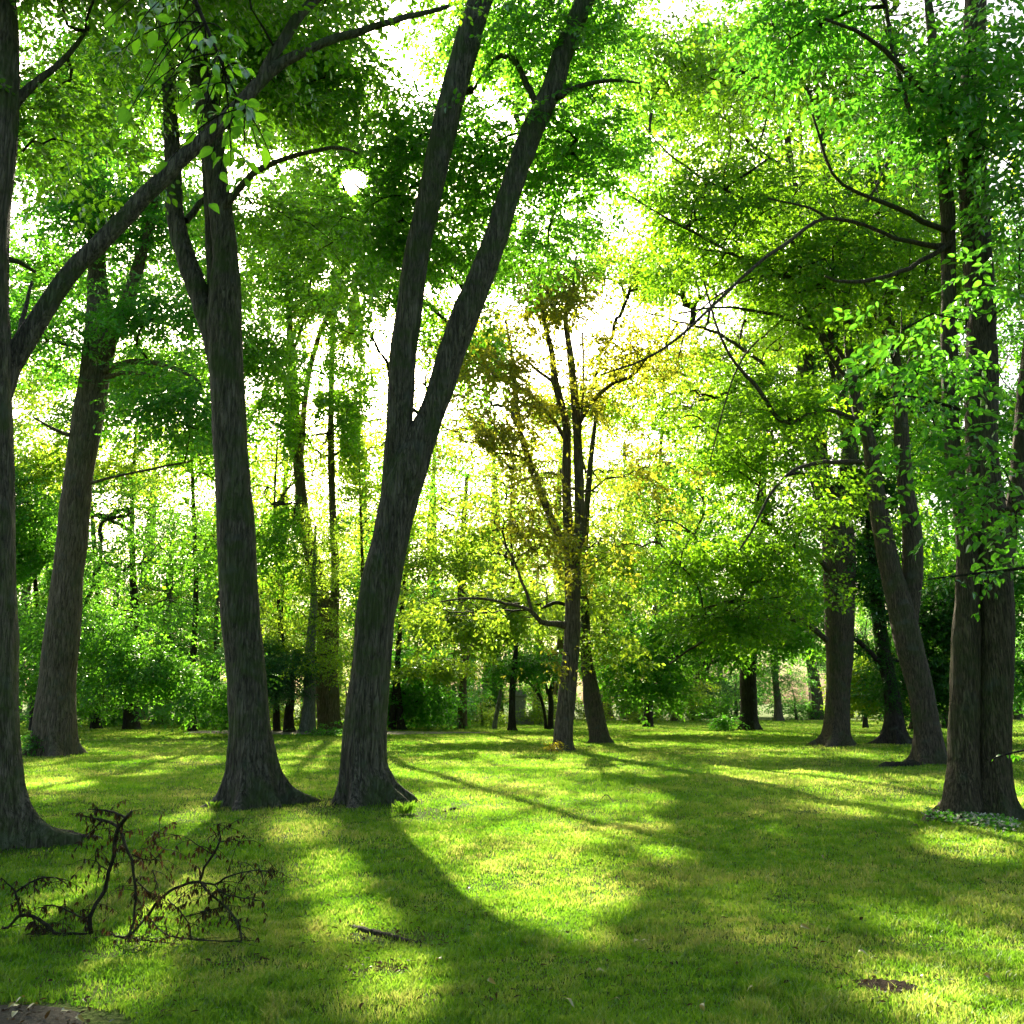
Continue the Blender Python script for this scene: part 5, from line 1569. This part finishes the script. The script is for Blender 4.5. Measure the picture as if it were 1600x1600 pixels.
# fallen withered branch
b = G(142, 1462)
FB_Y = b[1]
root = empty('fallen_branch', b, 'fallen branch with withered brown leaves lying on the grass at lower left', 'branch')
LIMBS = [
    [(142, 1462, 9, 0), (141, 1432, 9, 0), (150, 1412, 8, .05), (163, 1392, 8, .1), (170, 1362, 8, .1), (178, 1335, 8, .12), (180, 1310, 9, .12), (186, 1292, 9, .1), (196, 1280, 8, .05), (206, 1268, 6, 0)],
    [(186, 1292, 7, .1), (172, 1285, 6, .15), (160, 1282, 5, .2), (140, 1277, 3.5, .3), (120, 1272, 2, .35)],
    [(196, 1278, 5, .05), (185, 1272, 4, .1), (165, 1266, 3, .2), (138, 1265, 2, .3)],
    [(160, 1282, 4, .2), (150, 1292, 3, .2), (146, 1298, 2, .2)],
    [(188, 1298, 6, .1), (197, 1325, 6, .0), (206, 1345, 6, -.05), (210, 1375, 5.5, -.1), (212, 1400, 5, -.1), (210, 1425, 5, -.15), (206, 1450, 4, -.2), (196, 1468, 3, -.25)],
    [(0, 1475, 6, .2), (12, 1450, 5, .2), (32, 1430, 7, .1), (50, 1432, 7, .1), (68, 1442, 7, .05), (90, 1460, 7, 0), (108, 1470, 6, 0), (135, 1466, 4, 0)],
    [(32, 1430, 6, .1), (28, 1408, 5, .1), (22, 1392, 4, .1), (12, 1380, 2.5, .1), (2, 1372, 2, .1)],
    [(25, 1394, 4, .1), (45, 1380, 4, .1), (65, 1372, 3.5, .15), (88, 1372, 2.5, .2), (105, 1382, 2, .2)],
    [(170, 1470, 4, 0), (196, 1467, 6, -.1), (215, 1448, 5, -.1), (235, 1425, 6, 0), (250, 1405, 6, 0), (272, 1389, 6, 0), (295, 1380, 6, .05), (312, 1378, 6, .1)],
    [(312, 1378, 5, .1), (320, 1355, 5, .1), (333, 1335, 5, .1), (343, 1316, 4, .15), (343, 1300, 3, .2), (340, 1288, 2, .2)],
    [(312, 1378, 5, .1), (335, 1382, 4, .1), (350, 1373, 4, .1), (370, 1365, 3, .15), (400, 1360, 2, .2), (430, 1362, 1.5, .2)],
    [(335, 1382, 3.5, .1), (348, 1395, 3, 0), (375, 1402, 2.5, 0), (410, 1408, 1.5, 0)],
    [(312, 1378, 5, .1), (330, 1398, 5, 0), (350, 1415, 5, -.05), (365, 1432, 5, -.1), (375, 1455, 5, -.15), (377, 1480, 4, -.2), (372, 1505, 3, -.25)],
    [(262, 1405, 3, 0), (285, 1428, 3, -.1), (297, 1450, 3, -.1), (297, 1470, 2.5, -.15)],
    [(290, 1432, 3, -.1), (320, 1425, 2.5, -.05), (345, 1418, 2, 0)],
    [(215, 1378, 3, -.05), (235, 1395, 2.5, 0), (245, 1380, 2, 0), (238, 1360, 2, 0)],
    [(206, 1335, 3, -.05), (222, 1342, 2.5, 0), (236, 1344, 2, .05), (250, 1335, 2, .1), (262, 1320, 1.5, .1)],
    [(343, 1316, 2.5, .1), (365, 1312, 2, .1), (380, 1320, 1.5, .1)],
    [(333, 1335, 2.5, .1), (310, 1322, 2, .1), (290, 1308, 1.5, .15), (240, 1300, 1.2, .2)],
    [(230, 1432, 3, 0), (260, 1460, 3, -.1), (300, 1482, 3, -.15), (340, 1490, 2.5, -.2), (372, 1498, 2, -.2)],
    [(50, 1432, 3, .1), (60, 1455, 2.5, .05), (55, 1480, 2, 0), (40, 1492, 1.5, 0)],
    [(68, 1442, 3, .05), (76, 1470, 2, 0), (80, 1490, 1.5, 0)],
    [(141, 1440, 3, 0), (110, 1425, 3, .1), (85, 1415, 2.5, .15), (60, 1418, 2, .2)],
    [(170, 1362, 3, .1), (150, 1345, 2.5, .2), (152, 1325, 2, .2)],
    [(196, 1467, 3, -.1), (230, 1482, 2.5, -.2), (260, 1500, 2, -.25)],
]
rs = np.random.default_rng(15)
gb, gl = Geo(), Geo()
LVh, LQh, _ = leaf_verts('hex')
tw = []
for k, s in enumerate(LIMBS):
    pts, rad = px_path([(x, y, max(w * .8, 1.2), d) for (x, y, w, d) in s], FB_Y)
    for q in pts:
        q[2] = max(q[2], .012)
    p, r = resample(pts, rad, .035)
    p[1:-1] += rs.normal(0, .0018, (len(p) - 2, 3))
    tube(gb, p, r, 8)
    tw.append(p)
    for q in range(int(len(p) * .9) if k > 0 else 16):
        i = rs.integers(1, len(p))
        d = rs.normal(0, 1, 3) * np.array([1, .7, .6])
        d /= np.linalg.norm(d)
        L = rs.uniform(.08, .28)
        t = np.linspace(0, 1, 6)[:, None]
        c = p[i] + d * L * t + np.array([0, 0, -.35 * L]) * t * t + rs.normal(0, .006, (6, 3)) * t
        c[:, 2] = np.maximum(c[:, 2], .01)
        tube(gb, c, np.linspace(.0028, .0012, 6), 4)
        tw.append(c)
        tw.append(c)
V, polys, R = gb.out()
link('branch', mesh('branch', V, polys, BARK['dark'], b), root)
for k in range(2400):
    q = tw[rs.integers(len(tw))]
    i = rs.integers(0, len(q))
    c = q[i]
    a = rs.uniform(0, 6.28)
    # limp leaves hang down, curled
    M = (rotz(np.array([a])) @ roty(np.array([rs.normal(1.15, .35)])) @ rotx(np.array([rs.normal(0, .6)])))[0]
    LL = LVh * np.array([1, rs.uniform(.35, .75), 1])
    LL[:, 2] += .25 * LL[:, 0] ** 2 * rs.uniform(-.5, 1.2)
    VV = (M @ LL.T).T * rs.uniform(.025, .052) + c
    VV[:, 2] = np.maximum(VV[:, 2], .008)
    gl.add(VV, LQh, None, np.full(6, rs.uniform()))
V, polys, R = gl.out()
link('leaves', mesh('leaves', V, polys, WITHER, b, R), root)

# fallen leaves on the lawn (each its own)
fl = [(618, 1524), (691, 1524), (932, 1543), (970, 1591), (1445, 1536), (1535, 1536), (1013, 1488), (880, 1592), (10, 1583), (25, 1590), (93, 1591), (40, 1566), (735, 1388), (1283, 1342),
      (575, 1534), (990, 1492), (1180, 1560), (1340, 1500), (1250, 1460), (1460, 1475), (760, 1560), (1100, 1590), (115, 1598), (60, 1578)]
wh = ['near the bare soil right of the sticks', 'in the shade right of the rotten stick', 'low in the middle of the lawn', 'at the bottom edge right of the middle', 'right of the dark soil patch', 'second right of the dark soil patch',
      'right of the lawn centre, the higher of two', 'at the bottom edge just left of the middle', 'on the earth path at the corner', 'on the earth path, second from the corner', 'on the right end of the earth path', 'above the earth path in the corner',
      'in the long shadow of the forked trunk', 'on the sunny lawn below the grooved trunk', 'left of the lower bare soil', 'right of the lawn centre, the lower of two', 'left of the dark soil patch', 'just above the dark soil patch',
      'in the grass left above the dark soil patch', 'in the grass right above the dark soil patch', 'at the bottom edge left of the shade border', 'at the bottom edge below the lawn shade', 'at the bottom edge right of the path', 'on the path edge, between two others']
me0 = None
VB = BIG.copy()
VB[:, 2] += .12 * np.sin(VB[:, 0] * 5) + .1 * VB[:, 1]
me0 = mesh('fallen_leaf', VB * .065, [(4, BIGQ)], FALLEN, (0, 0, 0), np.full(len(VB), .6), True)
for k, ((x, y), w) in enumerate(zip(fl, wh)):
    c = G(x, y)
    c[2] = .045 + float(gh([c[0]], [c[1]])[0])
    o = link('fallen_leaf', me0, None, c)
    o.rotation_euler = (rs.normal(0, .3), rs.normal(0, .3), rs.uniform(0, 6.28))
    s = rs.uniform(.7, 1.15)
    o.scale = (s, s, s)
    tag(o, 'yellowed fallen leaf ' + w, 'leaf', 'fallen leaves on the lawn')
g = Geo()
rs = np.random.default_rng(123)
spots = [(395, 1256, 90, 12), (577, 1258, 100, 14), (30, 1325, 90, 16), (1528, 1296, 110, 14), (620, 1465, 110, 30), (600, 1525, 80, 25), (1385, 1547, 80, 26), (60, 1580, 160, 24), (350, 1500, 120, 30), (700, 1418, 90, 16), (1300, 1165, 60, 4), (1450, 1197, 60, 6)]
for k in range(3200):
    if k % 5 < 3:
        cx, cy, rx, ry = spots[rs.integers(len(spots))]
        px, py = cx + rs.normal(0, rx * .6), cy + rs.normal(0, ry * .6)
    else:
        px, py = rs.uniform(0, 1600), 1200 + 400 * rs.uniform(0, 1) ** .8
    if py < 1130:
        continue
    c = G(px, py)
    c[2] = float(gh([c[0]], [c[1]])[0]) + rs.uniform(.006, .035)
    M = (rotz(np.array([rs.uniform(0, 6.28)])) @ roty(np.array([rs.normal(0, .3)])) @ rotx(np.array([rs.normal(0, .4)])))[0]
    L = LVh * np.array([1, rs.uniform(.3, .9) if k % 3 else .06, 1])
    g.add((M @ L.T).T * rs.uniform(.015, .05) + c, LQh, None, np.full(6, rs.uniform()))
V, polys, R = g.out()
tag(link('leaf_litter', mesh('leaf_litter', V, polys, WITHER, (0, 0, 0), R)), 'scattered brown bits of dead leaf and twig in the lawn', 'leaf litter', kind='stuff')
print('objects', len(bpy.data.objects))

# ------------------------------------------------------------------ morning air
HAZE = 0
if HAZE:
    m, nt, out = nmat('haze_air')
    pv = N(nt, 'ShaderNodeVolumePrincipled')
    pv.inputs['Color'].default_value = (0.95, 0.97, 0.9, 1)
    pv.inputs['Density'].default_value = 0.00025
    pv.inputs['Anisotropy'].default_value = 0.7
    nt.links.new(pv.outputs[0], out.inputs['Volume'])
    x0, x1, y0, y1, z0, z1 = -170, 170, -45, 190, -1.2, 42
    V = np.array([(x, y, z) for z in (z0, z1) for (x, y) in ((x0, y0), (x1, y0), (x1, y1), (x0, y1))], float)
    Qh = np.array([(3, 2, 1, 0), (4, 5, 6, 7), (0, 1, 5, 4), (1, 2, 6, 5), (2, 3, 7, 6), (3, 0, 4, 7)])
    tag(link('haze', mesh('haze', V, [(4, Qh)], m)), 'thin luminous haze in the air of the park', 'haze', kind='stuff')
